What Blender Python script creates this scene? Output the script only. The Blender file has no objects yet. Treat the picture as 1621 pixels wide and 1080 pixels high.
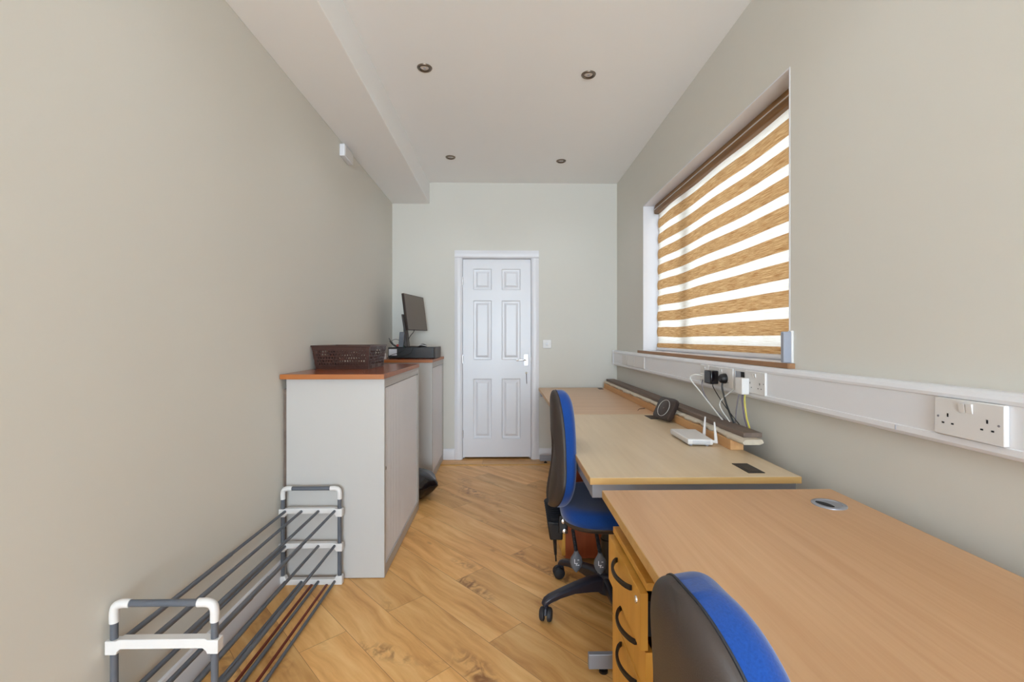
import bpy, bmesh, math, random
from mathutils import Vector, Matrix
random.seed(7)
R = math.radians
PI = math.pi
S = bpy.context.scene
C = S.collection

# ------------------------------------------------------------------ camera
cam_data = bpy.data.cameras.new('camera')
cam = bpy.data.objects.new('camera', cam_data)
C.objects.link(cam)
cam_data.sensor_fit = 'HORIZONTAL'
cam_data.sensor_width = 36.0
cam_data.lens = 36.0 * 720.0 / 1621.0
cam_data.shift_y = -4.0 / 1621.0
cam_data.clip_start = 0.02
cam.location = (0, 0, 1.205)
cam.rotation_euler = (R(90), 0, R(-1.07))
S.camera = cam

# ------------------------------------------------------------------ world, lights, exposure
W = bpy.data.worlds.new('world')
S.world = W
W.use_nodes = True
_bg = W.node_tree.nodes['Background']
_bg.inputs['Color'].default_value = (0.86, 0.97, 1.08, 1)
_bg.inputs['Strength'].default_value = 5.6


def area_light(name, loc, rot, sx, sy, power, color):
    l = bpy.data.lights.new(name, 'AREA')
    l.shape = 'RECTANGLE'
    l.size = sx
    l.size_y = sy
    l.energy = power
    l.color = color
    o = bpy.data.objects.new(name, l)
    o.location = loc
    o.rotation_euler = rot
    C.objects.link(o)
    return o


# added fill light at the unseen rear end, tilted up towards the ceiling
area_light('rear_fill', (0.0, -4.53, 1.30), (R(109), 0, 0), 1.95, 2.1, 262, (0.78, 0.95, 1.11))
sun = bpy.data.lights.new('sun', 'SUN')
sun.energy = 5.0
sun.angle = R(2.0)
sun.color = (1.0, 0.97, 0.92)
sun_o = bpy.data.objects.new('sun', sun)
sun_o.rotation_euler = Vector((0.62, -0.58, 0.55)).to_track_quat('Z', 'Y').to_euler()
C.objects.link(sun_o)

FILL_SPOTS = ((-0.452, 2.615), (0.500, 2.665), (-0.453, 3.90), (0.503, 3.965), (-0.452, 1.32), (0.50, 1.34))  # fill spot positions: the visible downlights and the added unseen pair
FILL_W = 6

S.view_settings.view_transform = 'Standard'
S.view_settings.look = 'None'
S.view_settings.gamma = 1.0
S.view_settings.use_curve_mapping = False
S.view_settings.exposure = 0.0
S.cycles.max_bounces = 12
S.cycles.diffuse_bounces = 8
S.cycles.transparent_max_bounces = 12

# ------------------------------------------------------------------ mesh helpers


class MB:
    def __init__(s):
        s.v = []
        s.f = []

    def quad(s, a, b, c, d):
        n = len(s.v)
        s.v += [a, b, c, d]
        s.f.append((n, n + 1, n + 2, n + 3))

    def box(s, x0, x1, y0, y1, z0, z1):
        n = len(s.v)
        s.v += [(x0, y0, z0), (x1, y0, z0), (x1, y1, z0), (x0, y1, z0), (x0, y0, z1), (x1, y0, z1), (x1, y1, z1), (x0, y1, z1)]
        for q in ((3, 2, 1, 0), (4, 5, 6, 7), (0, 1, 5, 4), (1, 2, 6, 5), (2, 3, 7, 6), (3, 0, 4, 7)):
            s.f.append(tuple(n + i for i in q))
        return s

    def loft(s, secs, cap=True, closed=False):
        """list of rings with equal point counts"""
        n = len(s.v)
        k = len(secs[0])
        for r in secs:
            s.v += [tuple(p) for p in r]
        m = len(secs)
        for i in range(m if closed else m - 1):
            a = n + i * k
            b = n + ((i + 1) % m) * k
            for j in range(k):
                j2 = (j + 1) % k
                s.f.append((a + j, a + j2, b + j2, b + j))
        if cap and not closed:
            s.f.append(tuple(n + j for j in reversed(range(k))))
            s.f.append(tuple(n + (m - 1) * k + j for j in range(k)))
        return s

    def tube(s, pts, r, seg=12, cap=True):
        pts = [Vector(p) for p in pts]
        rs = r if isinstance(r, (list, tuple)) else [r] * len(pts)
        secs = []
        up = None
        for i, p in enumerate(pts):
            if i == 0:
                t = pts[1] - pts[0]
            elif i == len(pts) - 1:
                t = pts[-1] - pts[-2]
            else:
                t = (pts[i + 1] - pts[i]).normalized() + (pts[i] - pts[i - 1]).normalized()
            if t.length < 1e-9:
                t = Vector((0, 0, 1))
            t.normalize()
            if up is None:
                up = t.orthogonal().normalized()
            else:
                up = (up - t * up.dot(t))
                up = up.normalized() if up.length > 1e-6 else t.orthogonal().normalized()
            b = t.cross(up)
            secs.append([p + (up * math.cos(2 * PI * j / seg) + b * math.sin(2 * PI * j / seg)) * rs[i] for j in range(seg)])
        return s.loft(secs, cap)

    def lathe(s, prof, cx=0, cy=0, seg=32, axis='Z', closed=False):
        """prof: (radius, height) ; axis through (cx, cy)"""
        secs = []
        for (r, h) in prof:
            ring = []
            for j in range(seg):
                a = 2 * PI * j / seg
                p, q = r * math.cos(a), r * math.sin(a)
                if axis == 'Z':
                    ring.append((cx + p, cy + q, h))
                elif axis == 'Y':
                    ring.append((cx + p, h, cy + q))
                else:
                    ring.append((h, cx + p, cy + q))
            secs.append(ring)
        return s.loft(secs, True, closed)

    def prism(s, poly, a0, a1, axis='Y'):
        """poly in the plane normal to axis: Y -> (x,z), X -> (y,z), Z -> (x,y)"""
        def mk(p, a):
            return (p[0], a, p[1]) if axis == 'Y' else (a, p[0], p[1]) if axis == 'X' else (p[0], p[1], a)
        return s.loft([[mk(p, a0) for p in poly], [mk(p, a1) for p in poly]])

    def add(s, other, M=None):
        n = len(s.v)
        s.v += [tuple((M @ Vector(p)) if M else p) for p in other.v]
        s.f += [tuple(n + i for i in f) for f in other.f]
        return s

    def build(s, name, mat, parent=None, bevel=0, smooth=True, angle=35, seg=2, mats=None, fm=None):
        off = Vector((0, 0, 0))
        p = parent
        while p is not None:
            off += Vector(p.location)
            p = p.parent
        if parent is None:
            xs, ys, zs = zip(*[tuple(q) for q in s.v])
            off = Vector(((min(xs) + max(xs)) / 2, (min(ys) + max(ys)) / 2, min(zs)))
        me = bpy.data.meshes.new(name)
        me.from_pydata([tuple(Vector(q) - off) for q in s.v], [], s.f)
        bm = bmesh.new()
        bm.from_mesh(me)
        if not fm:
            bmesh.ops.recalc_face_normals(bm, faces=bm.faces)
        bm.to_mesh(me)
        bm.free()
        o = bpy.data.objects.new(name, me)
        C.objects.link(o)
        me.materials.append(mat)
        if mats:
            for m_ in mats:
                me.materials.append(m_)
        if fm:
            for i, k in enumerate(fm):
                me.polygons[i].material_index = k
        if smooth:
            me.polygons.foreach_set('use_smooth', [True] * len(me.polygons))
            me.set_sharp_from_angle(angle=R(angle))
        if parent is None:
            o.location = off
        else:
            o.parent = parent
        if bevel:
            b = o.modifiers.new('bevel', 'BEVEL')
            b.width = bevel
            b.segments = seg
            b.limit_method = 'ANGLE'
            b.angle_limit = R(40)
            b.harden_normals = False
        return o


def smoothpath(pts, n=8):
    """Catmull-Rom through pts"""
    P = [Vector(p) for p in pts]
    P = [P[0] * 2 - P[1]] + P + [P[-1] * 2 - P[-2]]
    out = []
    for i in range(1, len(P) - 2):
        for k in range(n):
            t = k / n
            a, b, c, d = P[i - 1], P[i], P[i + 1], P[i + 2]
            out.append(0.5 * ((2 * b) + (c - a) * t + (2 * a - 5 * b + 4 * c - d) * t * t + (3 * b - a - 3 * c + d) * t ** 3))
    out.append(P[-2])
    return out


def tag(o, label=None, cat=None, group=None, kind=None):
    if label:
        o['label'] = label
    if cat:
        o['category'] = cat
    if group:
        o['group'] = group
    if kind:
        o['kind'] = kind
    return o


def thing(name, label, cat, loc=(0, 0, 0), group=None):
    o = bpy.data.objects.new(name, None)
    C.objects.link(o)
    o.empty_display_size = 0.05
    o.location = loc
    return tag(o, label, cat, group)


def struct_root(name, label, cat, loc):
    o = thing(name, label, cat, loc)
    o['kind'] = 'structure'
    return o


def copy_tree(o, parent=None):
    c = o.copy()
    C.objects.link(c)
    c.parent = parent
    for ch in list(o.children):
        copy_tree(ch, c)
    return c


# ------------------------------------------------------------------ materials


def s2l(c):
    return tuple(((x / 255) / 12.92 if x / 255 <= 0.04045 else ((x / 255 + 0.055) / 1.055) ** 2.4) for x in c) + (1,)


def new_mat(name):
    m = bpy.data.materials.new(name)
    m.use_nodes = True
    nt = m.node_tree
    return m, nt, nt.nodes['Principled BSDF']


def nd(nt, typ, **kw):
    n = nt.nodes.new(typ)
    for k, v in kw.items():
        setattr(n, k, v)
    return n


def plain(name, rgb, rough=0.5, metal=0.0, vary=0.04, vscale=6.0, bump=0.0, bscale=60.0, spec=0.5, coat=0.0):
    """a paint/plastic/metal with slight procedural mottling"""
    m, nt, b = new_mat(name)
    b.inputs['Roughness'].default_value = rough
    b.inputs['Metallic'].default_value = metal
    b.inputs['Specular IOR Level'].default_value = spec
    b.inputs['Coat Weight'].default_value = coat
    tc = nd(nt, 'ShaderNodeTexCoord')
    nz = nd(nt, 'ShaderNodeTexNoise')
    nz.inputs['Scale'].default_value = vscale
    nz.inputs['Detail'].default_value = 3
    nt.links.new(tc.outputs['Object'], nz.inputs['Vector'])
    mx = nd(nt, 'ShaderNodeMix', data_type='RGBA')
    c = s2l(rgb)
    mx.inputs[6].default_value = tuple(x * (1 - vary) for x in c[:3]) + (1,)
    mx.inputs[7].default_value = tuple(min(1, x * (1 + vary)) for x in c[:3]) + (1,)
    nt.links.new(nz.outputs['Fac'], mx.inputs[0])
    nt.links.new(mx.outputs[2], b.inputs['Base Color'])
    if bump:
        n2 = nd(nt, 'ShaderNodeTexNoise')
        n2.inputs['Scale'].default_value = bscale
        n2.inputs['Detail'].default_value = 4
        nt.links.new(tc.outputs['Object'], n2.inputs['Vector'])
        bp = nd(nt, 'ShaderNodeBump')
        bp.inputs['Strength'].default_value = bump
        bp.inputs['Distance'].default_value = 0.002
        nt.links.new(n2.outputs['Fac'], bp.inputs['Height'])
        nt.links.new(bp.outputs['Normal'], b.inputs['Normal'])
    return m


def wood(name, dark, light, rough=0.4, along='Y', stretch=14.0, scale=5.0, contrast=(0.35, 0.7), spec=0.5):
    """straight-grained laminate; grain runs along the given object axis"""
    m, nt, b = new_mat(name)
    b.inputs['Roughness'].default_value = rough
    b.inputs['Specular IOR Level'].default_value = spec
    tc = nd(nt, 'ShaderNodeTexCoord')
    mp = nd(nt, 'ShaderNodeMapping')
    sc = [scale * stretch] * 3
    sc['XYZ'.index(along)] = scale * 0.45
    mp.inputs['Scale'].default_value = sc
    nt.links.new(tc.outputs['Object'], mp.inputs['Vector'])
    n1 = nd(nt, 'ShaderNodeTexNoise')
    n1.inputs['Scale'].default_value = 1.0
    n1.inputs['Detail'].default_value = 6
    n1.inputs['Roughness'].default_value = 0.62
    n1.inputs['Distortion'].default_value = 0.35
    nt.links.new(mp.outputs[0], n1.inputs['Vector'])
    mp2 = nd(nt, 'ShaderNodeMapping')
    sc2 = [scale * 2.2] * 3
    sc2['XYZ'.index(along)] = scale * 0.12
    mp2.inputs['Scale'].default_value = sc2
    nt.links.new(tc.outputs['Object'], mp2.inputs['Vector'])
    n2 = nd(nt, 'ShaderNodeTexNoise')
    n2.inputs['Scale'].default_value = 1.0
    n2.inputs['Detail'].default_value = 3
    n2.inputs['Distortion'].default_value = 0.8
    nt.links.new(mp2.outputs[0], n2.inputs['Vector'])
    ad = nd(nt, 'ShaderNodeMath', operation='MULTIPLY_ADD')
    nt.links.new(n2.outputs['Fac'], ad.inputs[0])
    ad.inputs[1].default_value = 0.6
    mu = nd(nt, 'ShaderNodeMath', operation='MULTIPLY')
    nt.links.new(n1.outputs['Fac'], mu.inputs[0])
    mu.inputs[1].default_value = 0.4
    nt.links.new(mu.outputs[0], ad.inputs[2])
    cr = nd(nt, 'ShaderNodeValToRGB')
    cr.color_ramp.elements[0].position = contrast[0]
    cr.color_ramp.elements[1].position = contrast[1]
    cr.color_ramp.elements[0].color = s2l(dark)
    cr.color_ramp.elements[1].color = s2l(light)
    nt.links.new(ad.outputs[0], cr.inputs[0])
    nt.links.new(cr.outputs[0], b.inputs['Base Color'])
    bp = nd(nt, 'ShaderNodeBump')
    bp.inputs['Strength'].default_value = 0.06
    bp.inputs['Distance'].default_value = 0.001
    nt.links.new(n1.outputs['Fac'], bp.inputs['Height'])
    nt.links.new(bp.outputs['Normal'], b.inputs['Normal'])
    return m


def floor_material(name, rot, width=1.25, row=0.187):
    m, nt, b = new_mat(name)
    L = nt.links.new
    b.inputs['Roughness'].default_value = 0.38
    b.inputs['Specular IOR Level'].default_value = 0.4
    tc = nd(nt, 'ShaderNodeTexCoord')
    mp = nd(nt, 'ShaderNodeMapping', vector_type='POINT')
    mp.inputs['Rotation'].default_value = (0, 0, rot)
    mp.inputs['Location'].default_value = (0.32, 0.083, 0)
    L(tc.outputs['Object'], mp.inputs['Vector'])
    br = nd(nt, 'ShaderNodeTexBrick')
    br.offset = 0.37
    br.offset_frequency = 2
    br.squash = 1.0
    br.inputs['Color1'].default_value = (0, 0, 0, 1)
    br.inputs['Color2'].default_value = (1, 1, 1, 1)
    br.inputs['Mortar'].default_value = (0.5, 0.5, 0.5, 1)
    br.inputs['Scale'].default_value = 1.0
    br.inputs['Mortar Size'].default_value = 0.0011
    br.inputs['Mortar Smooth'].default_value = 0.3
    br.inputs['Brick Width'].default_value = width
    br.inputs['Row Height'].default_value = row
    L(mp.outputs[0], br.inputs['Vector'])
    # shift the grain per plank so it breaks at the seams
    sh = nd(nt, 'ShaderNodeVectorMath', operation='SCALE')
    L(br.outputs['Color'], sh.inputs[0])
    sh.inputs['Scale'].default_value = 7.3
    av = nd(nt, 'ShaderNodeVectorMath', operation='ADD')
    L(mp.outputs[0], av.inputs[0])
    L(sh.outputs[0], av.inputs[1])
    # swirl warp
    wz = nd(nt, 'ShaderNodeTexNoise')
    wz.inputs['Scale'].default_value = 3.2
    wz.inputs['Detail'].default_value = 2
    L(av.outputs[0], wz.inputs['Vector'])
    ws = nd(nt, 'ShaderNodeVectorMath', operation='MULTIPLY_ADD')
    L(wz.outputs['Color'], ws.inputs[0])
    ws.inputs[1].default_value = (0.10, 0.09, 0.0)
    L(av.outputs[0], ws.inputs[2])
    m1 = nd(nt, 'ShaderNodeMapping')
    m1.inputs['Scale'].default_value = (2.0, 20, 20)
    L(ws.outputs[0], m1.inputs['Vector'])
    g1 = nd(nt, 'ShaderNodeTexNoise')
    g1.inputs['Scale'].default_value = 1.0
    g1.inputs['Detail'].default_value = 6
    g1.inputs['Roughness'].default_value = 0.6
    L(m1.outputs[0], g1.inputs['Vector'])
    r1 = nd(nt, 'ShaderNodeValToRGB')
    e = r1.color_ramp.elements
    e[0].position = 0.30
    e[0].color = s2l((200, 143, 78))
    e[1].position = 0.72
    e[1].color = s2l((240, 195, 130))
    e.new(0.5).color = s2l((225, 171, 104))
    L(g1.outputs['Fac'], r1.inputs[0])
    # knots and burr figure: sparse blotches with strong warped rings
    kz = nd(nt, 'ShaderNodeTexNoise')
    kz.inputs['Scale'].default_value = 2.6
    kz.inputs['Detail'].default_value = 1.5
    m3 = nd(nt, 'ShaderNodeMapping')
    m3.inputs['Scale'].default_value = (0.8, 1.7, 1)
    m3.inputs['Location'].default_value = (3.1, 1.7, 0)
    L(av.outputs[0], m3.inputs['Vector'])
    L(m3.outputs[0], kz.inputs['Vector'])
    kr = nd(nt, 'ShaderNodeMapRange')
    kr.inputs['From Min'].default_value = 0.585
    kr.inputs['From Max'].default_value = 0.72
    L(kz.outputs['Fac'], kr.inputs['Value'])
    kw = nd(nt, 'ShaderNodeTexNoise')
    kw.inputs['Scale'].default_value = 13
    kw.inputs['Detail'].default_value = 5
    kw.inputs['Distortion'].default_value = 2.4
    L(av.outputs[0], kw.inputs['Vector'])
    kc = nd(nt, 'ShaderNodeMapRange')
    kc.inputs['From Min'].default_value = 0.42
    kc.inputs['From Max'].default_value = 0.62
    L(kw.outputs['Fac'], kc.inputs['Value'])
    km = nd(nt, 'ShaderNodeMath', operation='MULTIPLY')
    L(kr.outputs[0], km.inputs[0])
    L(kc.outputs[0], km.inputs[1])
    k2 = nd(nt, 'ShaderNodeMath', operation='MULTIPLY')
    k2.use_clamp = True
    L(km.outputs[0], k2.inputs[0])
    k2.inputs[1].default_value = 0.95
    mk = nd(nt, 'ShaderNodeMix', data_type='RGBA')
    L(k2.outputs[0], mk.inputs[0])
    L(r1.outputs[0], mk.inputs[6])
    mk.inputs[7].default_value = s2l((140, 90, 44))
    # small dark pips
    vo = nd(nt, 'ShaderNodeTexVoronoi')
    vo.inputs['Scale'].default_value = 4.2
    m4 = nd(nt, 'ShaderNodeMapping')
    m4.inputs['Scale'].default_value = (0.7, 1.3, 1)
    L(ws.outputs[0], m4.inputs['Vector'])
    L(m4.outputs[0], vo.inputs['Vector'])
    vr = nd(nt, 'ShaderNodeMapRange')
    vr.inputs['From Min'].default_value = 0.09
    vr.inputs['From Max'].default_value = 0.02
    L(vo.outputs['Distance'], vr.inputs['Value'])
    mv = nd(nt, 'ShaderNodeMix', data_type='RGBA')
    vm = nd(nt, 'ShaderNodeMath', operation='MULTIPLY')
    L(vr.outputs[0], vm.inputs[0])
    vm.inputs[1].default_value = 0.55
    L(vm.outputs[0], mv.inputs[0])
    L(mk.outputs[2], mv.inputs[6])
    mv.inputs[7].default_value = s2l((132, 84, 42))
    # per plank tone
    sp = nd(nt, 'ShaderNodeSeparateColor')
    L(br.outputs['Color'], sp.inputs[0])
    hv = nd(nt, 'ShaderNodeHueSaturation')
    pv = nd(nt, 'ShaderNodeMapRange')
    pv.inputs['To Min'].default_value = 0.84
    pv.inputs['To Max'].default_value = 1.1
    L(sp.outputs[0], pv.inputs['Value'])
    L(pv.outputs[0], hv.inputs['Value'])
    hv.inputs['Saturation'].default_value = 1.0
    L(mv.outputs[2], hv.inputs['Color'])
    ms = nd(nt, 'ShaderNodeMix', data_type='RGBA')
    fs = nd(nt, 'ShaderNodeMath', operation='MULTIPLY')
    L(br.outputs['Fac'], fs.inputs[0])
    fs.inputs[1].default_value = 0.75
    L(fs.outputs[0], ms.inputs[0])
    L(hv.outputs[0], ms.inputs[6])
    ms.inputs[7].default_value = s2l((120, 78, 40))
    L(ms.outputs[2], b.inputs['Base Color'])
    bp = nd(nt, 'ShaderNodeBump')
    bp.inputs['Strength'].default_value = 0.25
    bp.inputs['Distance'].default_value = 0.001
    bp.invert = True
    L(br.outputs['Fac'], bp.inputs['Height'])
    L(bp.outputs['Normal'], b.inputs['Normal'])
    return m


def fabric(name, rgb, rough=0.9, scale=900, sheen=0.3):
    m, nt, b = new_mat(name)
    L = nt.links.new
    b.inputs['Roughness'].default_value = rough
    b.inputs['Sheen Weight'].default_value = sheen
    b.inputs['Specular IOR Level'].default_value = 0.15
    tc = nd(nt, 'ShaderNodeTexCoord')
    n = nd(nt, 'ShaderNodeTexNoise')
    n.inputs['Scale'].default_value = scale * 0.4
    n.inputs['Detail'].default_value = 3
    L(tc.outputs['Object'], n.inputs['Vector'])
    mx = nd(nt, 'ShaderNodeMix', data_type='RGBA')
    c = s2l(rgb)
    mx.inputs[6].default_value = tuple(x * 0.7 for x in c[:3]) + (1,)
    mx.inputs[7].default_value = tuple(min(1, x * 1.3) for x in c[:3]) + (1,)
    L(n.outputs['Fac'], mx.inputs[0])
    L(mx.outputs[2], b.inputs['Base Color'])
    bp = nd(nt, 'ShaderNodeBump')
    bp.inputs['Strength'].default_value = 0.3
    bp.inputs['Distance'].default_value = 0.001
    L(n.outputs['Fac'], bp.inputs['Height'])
    L(bp.outputs['Normal'], b.inputs['Normal'])
    return m


def blind_material(name, dark, light, trans, see_through, mixf):
    """woven blind cloth: diffuse + translucent, with thread streaks along Y"""
    m, nt, b = new_mat(name)
    L = nt.links.new
    out = nt.nodes['Material Output']
    nt.nodes.remove(b)
    tc = nd(nt, 'ShaderNodeTexCoord')
    mp = nd(nt, 'ShaderNodeMapping')
    mp.inputs['Scale'].default_value = (1, 9, 420)
    L(tc.outputs['Object'], mp.inputs['Vector'])
    n = nd(nt, 'ShaderNodeTexNoise')
    n.inputs['Scale'].default_value = 1
    n.inputs['Detail'].default_value = 4
    n.inputs['Roughness'].default_value = 0.75
    L(mp.outputs[0], n.inputs['Vector'])
    cr = nd(nt, 'ShaderNodeValToRGB')
    cr.color_ramp.elements[0].position = 0.36
    cr.color_ramp.elements[1].position = 0.66
    cr.color_ramp.elements[0].color = s2l(dark)
    cr.color_ramp.elements[1].color = s2l(light)
    L(n.outputs['Fac'], cr.inputs[0])
    df = nd(nt, 'ShaderNodeBsdfDiffuse')
    tr = nd(nt, 'ShaderNodeBsdfTranslucent')
    L(cr.outputs[0], df.inputs['Color'])
    mt = nd(nt, 'ShaderNodeMix', data_type='RGBA', blend_type='MULTIPLY')
    mt.inputs[0].default_value = 1
    L(cr.outputs[0], mt.inputs[6])
    mt.inputs[7].default_value = trans
    L(mt.outputs[2], tr.inputs['Color'])
    ms = nd(nt, 'ShaderNodeMixShader')
    ms.inputs[0].default_value = mixf
    L(df.outputs[0], ms.inputs[1])
    L(tr.outputs[0], ms.inputs[2])
    tp = nd(nt, 'ShaderNodeBsdfTransparent')
    m2 = nd(nt, 'ShaderNodeMixShader')
    m2.inputs[0].default_value = see_through
    L(ms.outputs[0], m2.inputs[1])
    L(tp.outputs[0], m2.inputs[2])
    L(m2.outputs[0], out.inputs['Surface'])
    return m


def glass_material(name):
    m, nt, b = new_mat(name)
    L = nt.links.new
    out = nt.nodes['Material Output']
    nt.nodes.remove(b)
    tp = nd(nt, 'ShaderNodeBsdfTransparent')
    tp.inputs['Color'].default_value = (0.95, 0.97, 0.97, 1)
    gl = nd(nt, 'ShaderNodeBsdfGlossy')
    gl.inputs['Roughness'].default_value = 0.02
    fr = nd(nt, 'ShaderNodeFresnel')
    fr.inputs['IOR'].default_value = 1.45
    ms = nd(nt, 'ShaderNodeMixShader')
    L(fr.outputs[0], ms.inputs[0])
    L(tp.outputs[0], ms.inputs[1])
    L(gl.outputs[0], ms.inputs[2])
    L(ms.outputs[0], out.inputs['Surface'])
    return m


def door_paint(name):
    """white painted moulded door skin with an embossed vertical wood grain"""
    m, nt, b = new_mat(name)
    L = nt.links.new
    b.inputs['Base Color'].default_value = s2l((222, 222, 227))
    b.inputs['Roughness'].default_value = 0.33
    tc = nd(nt, 'ShaderNodeTexCoord')
    mp = nd(nt, 'ShaderNodeMapping')
    mp.inputs['Scale'].default_value = (110, 1, 6)
    L(tc.outputs['Object'], mp.inputs['Vector'])
    n = nd(nt, 'ShaderNodeTexNoise')
    n.inputs['Scale'].default_value = 1
    n.inputs['Detail'].default_value = 2
    n.inputs['Distortion'].default_value = 1.2
    L(mp.outputs[0], n.inputs['Vector'])
    bp = nd(nt, 'ShaderNodeBump')
    bp.inputs['Strength'].default_value = 0.35
    bp.inputs['Distance'].default_value = 0.0006
    L(n.outputs['Fac'], bp.inputs['Height'])
    L(bp.outputs['Normal'], b.inputs['Normal'])
    return m


M = dict(
    wall=plain('cream_wall_paint', (213, 210, 202), 0.75, vary=0.015, vscale=1.5, bump=0.05, bscale=180, spec=0.25),
    ceil=plain('white_ceiling_paint', (240, 240, 240), 0.8, vary=0.01, vscale=1.5, spec=0.2),
    trim=plain('white_gloss_trim', (224, 223, 227), 0.35, vary=0.01),
    door=door_paint('white_door_skin'),
    floor=floor_material('laminate_planks', R(47)),
    border=floor_material('laminate_border', 0.0, 1.25, 0.3),
    desk_a=wood('light_oak_laminate', (184, 136, 92), (206, 164, 122), 0.34, 'Y', 16, 4.5, (0.33, 0.68), 0.7),
    desk_b=wood('pale_beech_laminate', (198, 175, 142), (214, 193, 162), 0.33, 'Y', 12, 4.5, (0.3, 0.7)),
    desk_c=wood('tan_beech_laminate', (188, 150, 114), (208, 172, 136), 0.34, 'X', 12, 4.5, (0.3, 0.7)),
    edge=wood('desk_edge_band', (184, 142, 84), (206, 168, 108), 0.45, 'X', 8, 5),
    edge_a=wood('desk_edge_band_side', (186, 134, 66), (208, 158, 88), 0.45, 'Y', 8, 5),
    ped=wood('pedestal_beech', (194, 138, 50), (214, 160, 72), 0.42, 'Z', 9, 5),
    ped_side=wood('pedestal_side_beech', (206, 160, 100), (224, 182, 124), 0.42, 'Z', 12, 5),
    cherry=wood('red_cherry_laminate', (128, 56, 24), (160, 80, 40), 0.4, 'Z', 8, 5),
    top=wood('cherry_worktop', (128, 58, 24), (152, 78, 36), 0.2, 'X', 10, 4),
    top_edge=wood('worktop_edge', (154, 86, 32), (176, 106, 46), 0.4, 'X', 10, 4),
    steel=plain('pale_grey_steel', (184, 180, 176), 0.42, vary=0.01),
    tambour=plain('tambour_plastic', (218, 216, 218), 0.5, vary=0.01),
    dark_gap=plain('dark_recess', (22, 22, 24), 0.8),
    silver=plain('silver_paint_steel', (150, 152, 160), 0.4, metal=0.35, vary=0.02),
    chrome=plain('polished_chrome', (220, 222, 226), 0.18, metal=1.0, vary=0.01),
    nickel=plain('satin_nickel', (128, 116, 104), 0.32, metal=0.9, vary=0.05),
    lens=plain('lamp_lens', (214, 206, 200), 0.15, vary=0.02, coat=0.5),
    uplastic=plain('white_upvc', (224, 224, 228), 0.38, vary=0.01),
    white=plain('white_plastic', (216, 213, 211), 0.35, vary=0.01),
    grey_plastic=plain('grey_plastic', (150, 154, 166), 0.45, vary=0.02),
    black=plain('black_plastic', (17, 14, 15), 0.42, vary=0.1),
    black_gloss=plain('glossy_black_plastic', (20, 15, 18), 0.16, vary=0.1),
    rubber=plain('black_rubber', (26, 26, 32), 0.6, vary=0.1),
    shell=plain('brown_black_plastic_shell', (54, 44, 39), 0.5, vary=0.06, vscale=14, bump=0.15, bscale=500),
    base=plain('dark_nylon_base', (40, 39, 50), 0.4, vary=0.05),
    blue=fabric('royal_blue_fabric', (17, 62, 134)),
    slate=plain('slate_grey_tube', (88, 92, 100), 0.4, vary=0.03),
    basket=plain('brown_basket_plastic', (66, 36, 26), 0.36, vary=0.05),
    screen=plain('matt_dark_screen', (92, 78, 66), 0.28, vary=0.02),
    monitor=plain('dark_brown_plastic', (48, 34, 28), 0.45, vary=0.06),
    red=plain('red_plastic', (190, 54, 34), 0.4),
    green=plain('green_plastic', (40, 90, 60), 0.4),
    paper=plain('white_label_paper', (214, 216, 224), 0.7, vary=0.02),
    timber=wood('raw_pine', (188, 138, 90), (212, 166, 114), 0.6, 'Y', 9, 6),
    foam=plain('fluffy_white_underlay', (196, 184, 166), 0.95, vary=0.14, vscale=50, bump=0.8, bscale=120),
    greyboard=wood('grey_brown_board', (96, 80, 70), (124, 106, 94), 0.6, 'Y', 9, 6),
    hub=plain('dark_brown_grey_case', (58, 47, 43), 0.42, vary=0.04),
    cable_white=plain('white_cable', (216, 214, 210), 0.45),
    cable_grey=plain('grey_cable', (126, 120, 126), 0.5),
    cable_purple=plain('purple_grey_cable', (112, 96, 122), 0.5),
    cable_yellow=plain('yellow_cable', (206, 190, 74), 0.5),
    blind_wood=blind_material('woodgrain_blind_band', (150, 98, 50), (230, 194, 144), (1, 0.95, 0.9, 1), 0.0, 0.34),
    blind_sheer=blind_material('sheer_blind_band', (226, 214, 196), (250, 246, 240), (1, 1, 1, 1), 0.03, 0.5),
    blind_case=wood('woodgrain_cassette', (118, 82, 44), (148, 108, 62), 0.5, 'Y', 12, 6),
    sill_nose=wood('brown_sill_nosing', (140, 100, 68), (164, 122, 86), 0.5, 'Y', 8, 6),
    glass=glass_material('window_glass'),
    red_strip=plain('dark_red_brown_strip', (110, 34, 16), 0.4, vary=0.1),
)

# ------------------------------------------------------------------ room constants
XL, XR, YB, YF, ZC = -1.105, 1.138, 4.54, -4.5, 2.757
BX, BZ = -0.736, 2.545


def structure(o, label, cat=None):
    o['kind'] = 'structure'
    o['label'] = label
    if cat:
        o['category'] = cat
    return o


# floor (with the border strip by the door as its own piece)
m = MB()
m.box(XL - 0.2, XR + 0.4, YF - 0.2, 4.335, -0.12, 0)
fl = m.build('floor', M['floor'], smooth=False)
structure(fl, 'light oak laminate floor laid in diagonal planks', 'floor')
m = MB().box(XL - 0.2, XR + 0.4, 4.335, YB + 0.4, -0.12, 0.0)
structure(m.build('trim_1', M['border'], smooth=False), 'straight oak laminate border strip across the floor in front of the white door', 'floor trim')
m = MB().prism([(4.322, 0.0), (4.326, 0.005), (4.344, 0.005), (4.348, 0.0)], XL, XR, 'X')
structure(m.build('trim_2', M['ped'], smooth=False), 'thin wooden bead where the diagonal planks meet the border', 'floor trim')

m = MB().box(XL - 0.2, XR + 0.4, YF - 0.2, YB + 0.4, ZC, ZC + 0.15)
structure(m.build('ceiling', M['ceil'], smooth=False), 'flat off-white ceiling with recessed downlights', 'ceiling')
m = MB().box(XL, BX, YF, YB, BZ, ZC)
structure(m.build('trim_3', M['ceil'], smooth=False, bevel=0.004), 'boxed-in beam running along the top of the left wall', 'beam')

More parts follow.
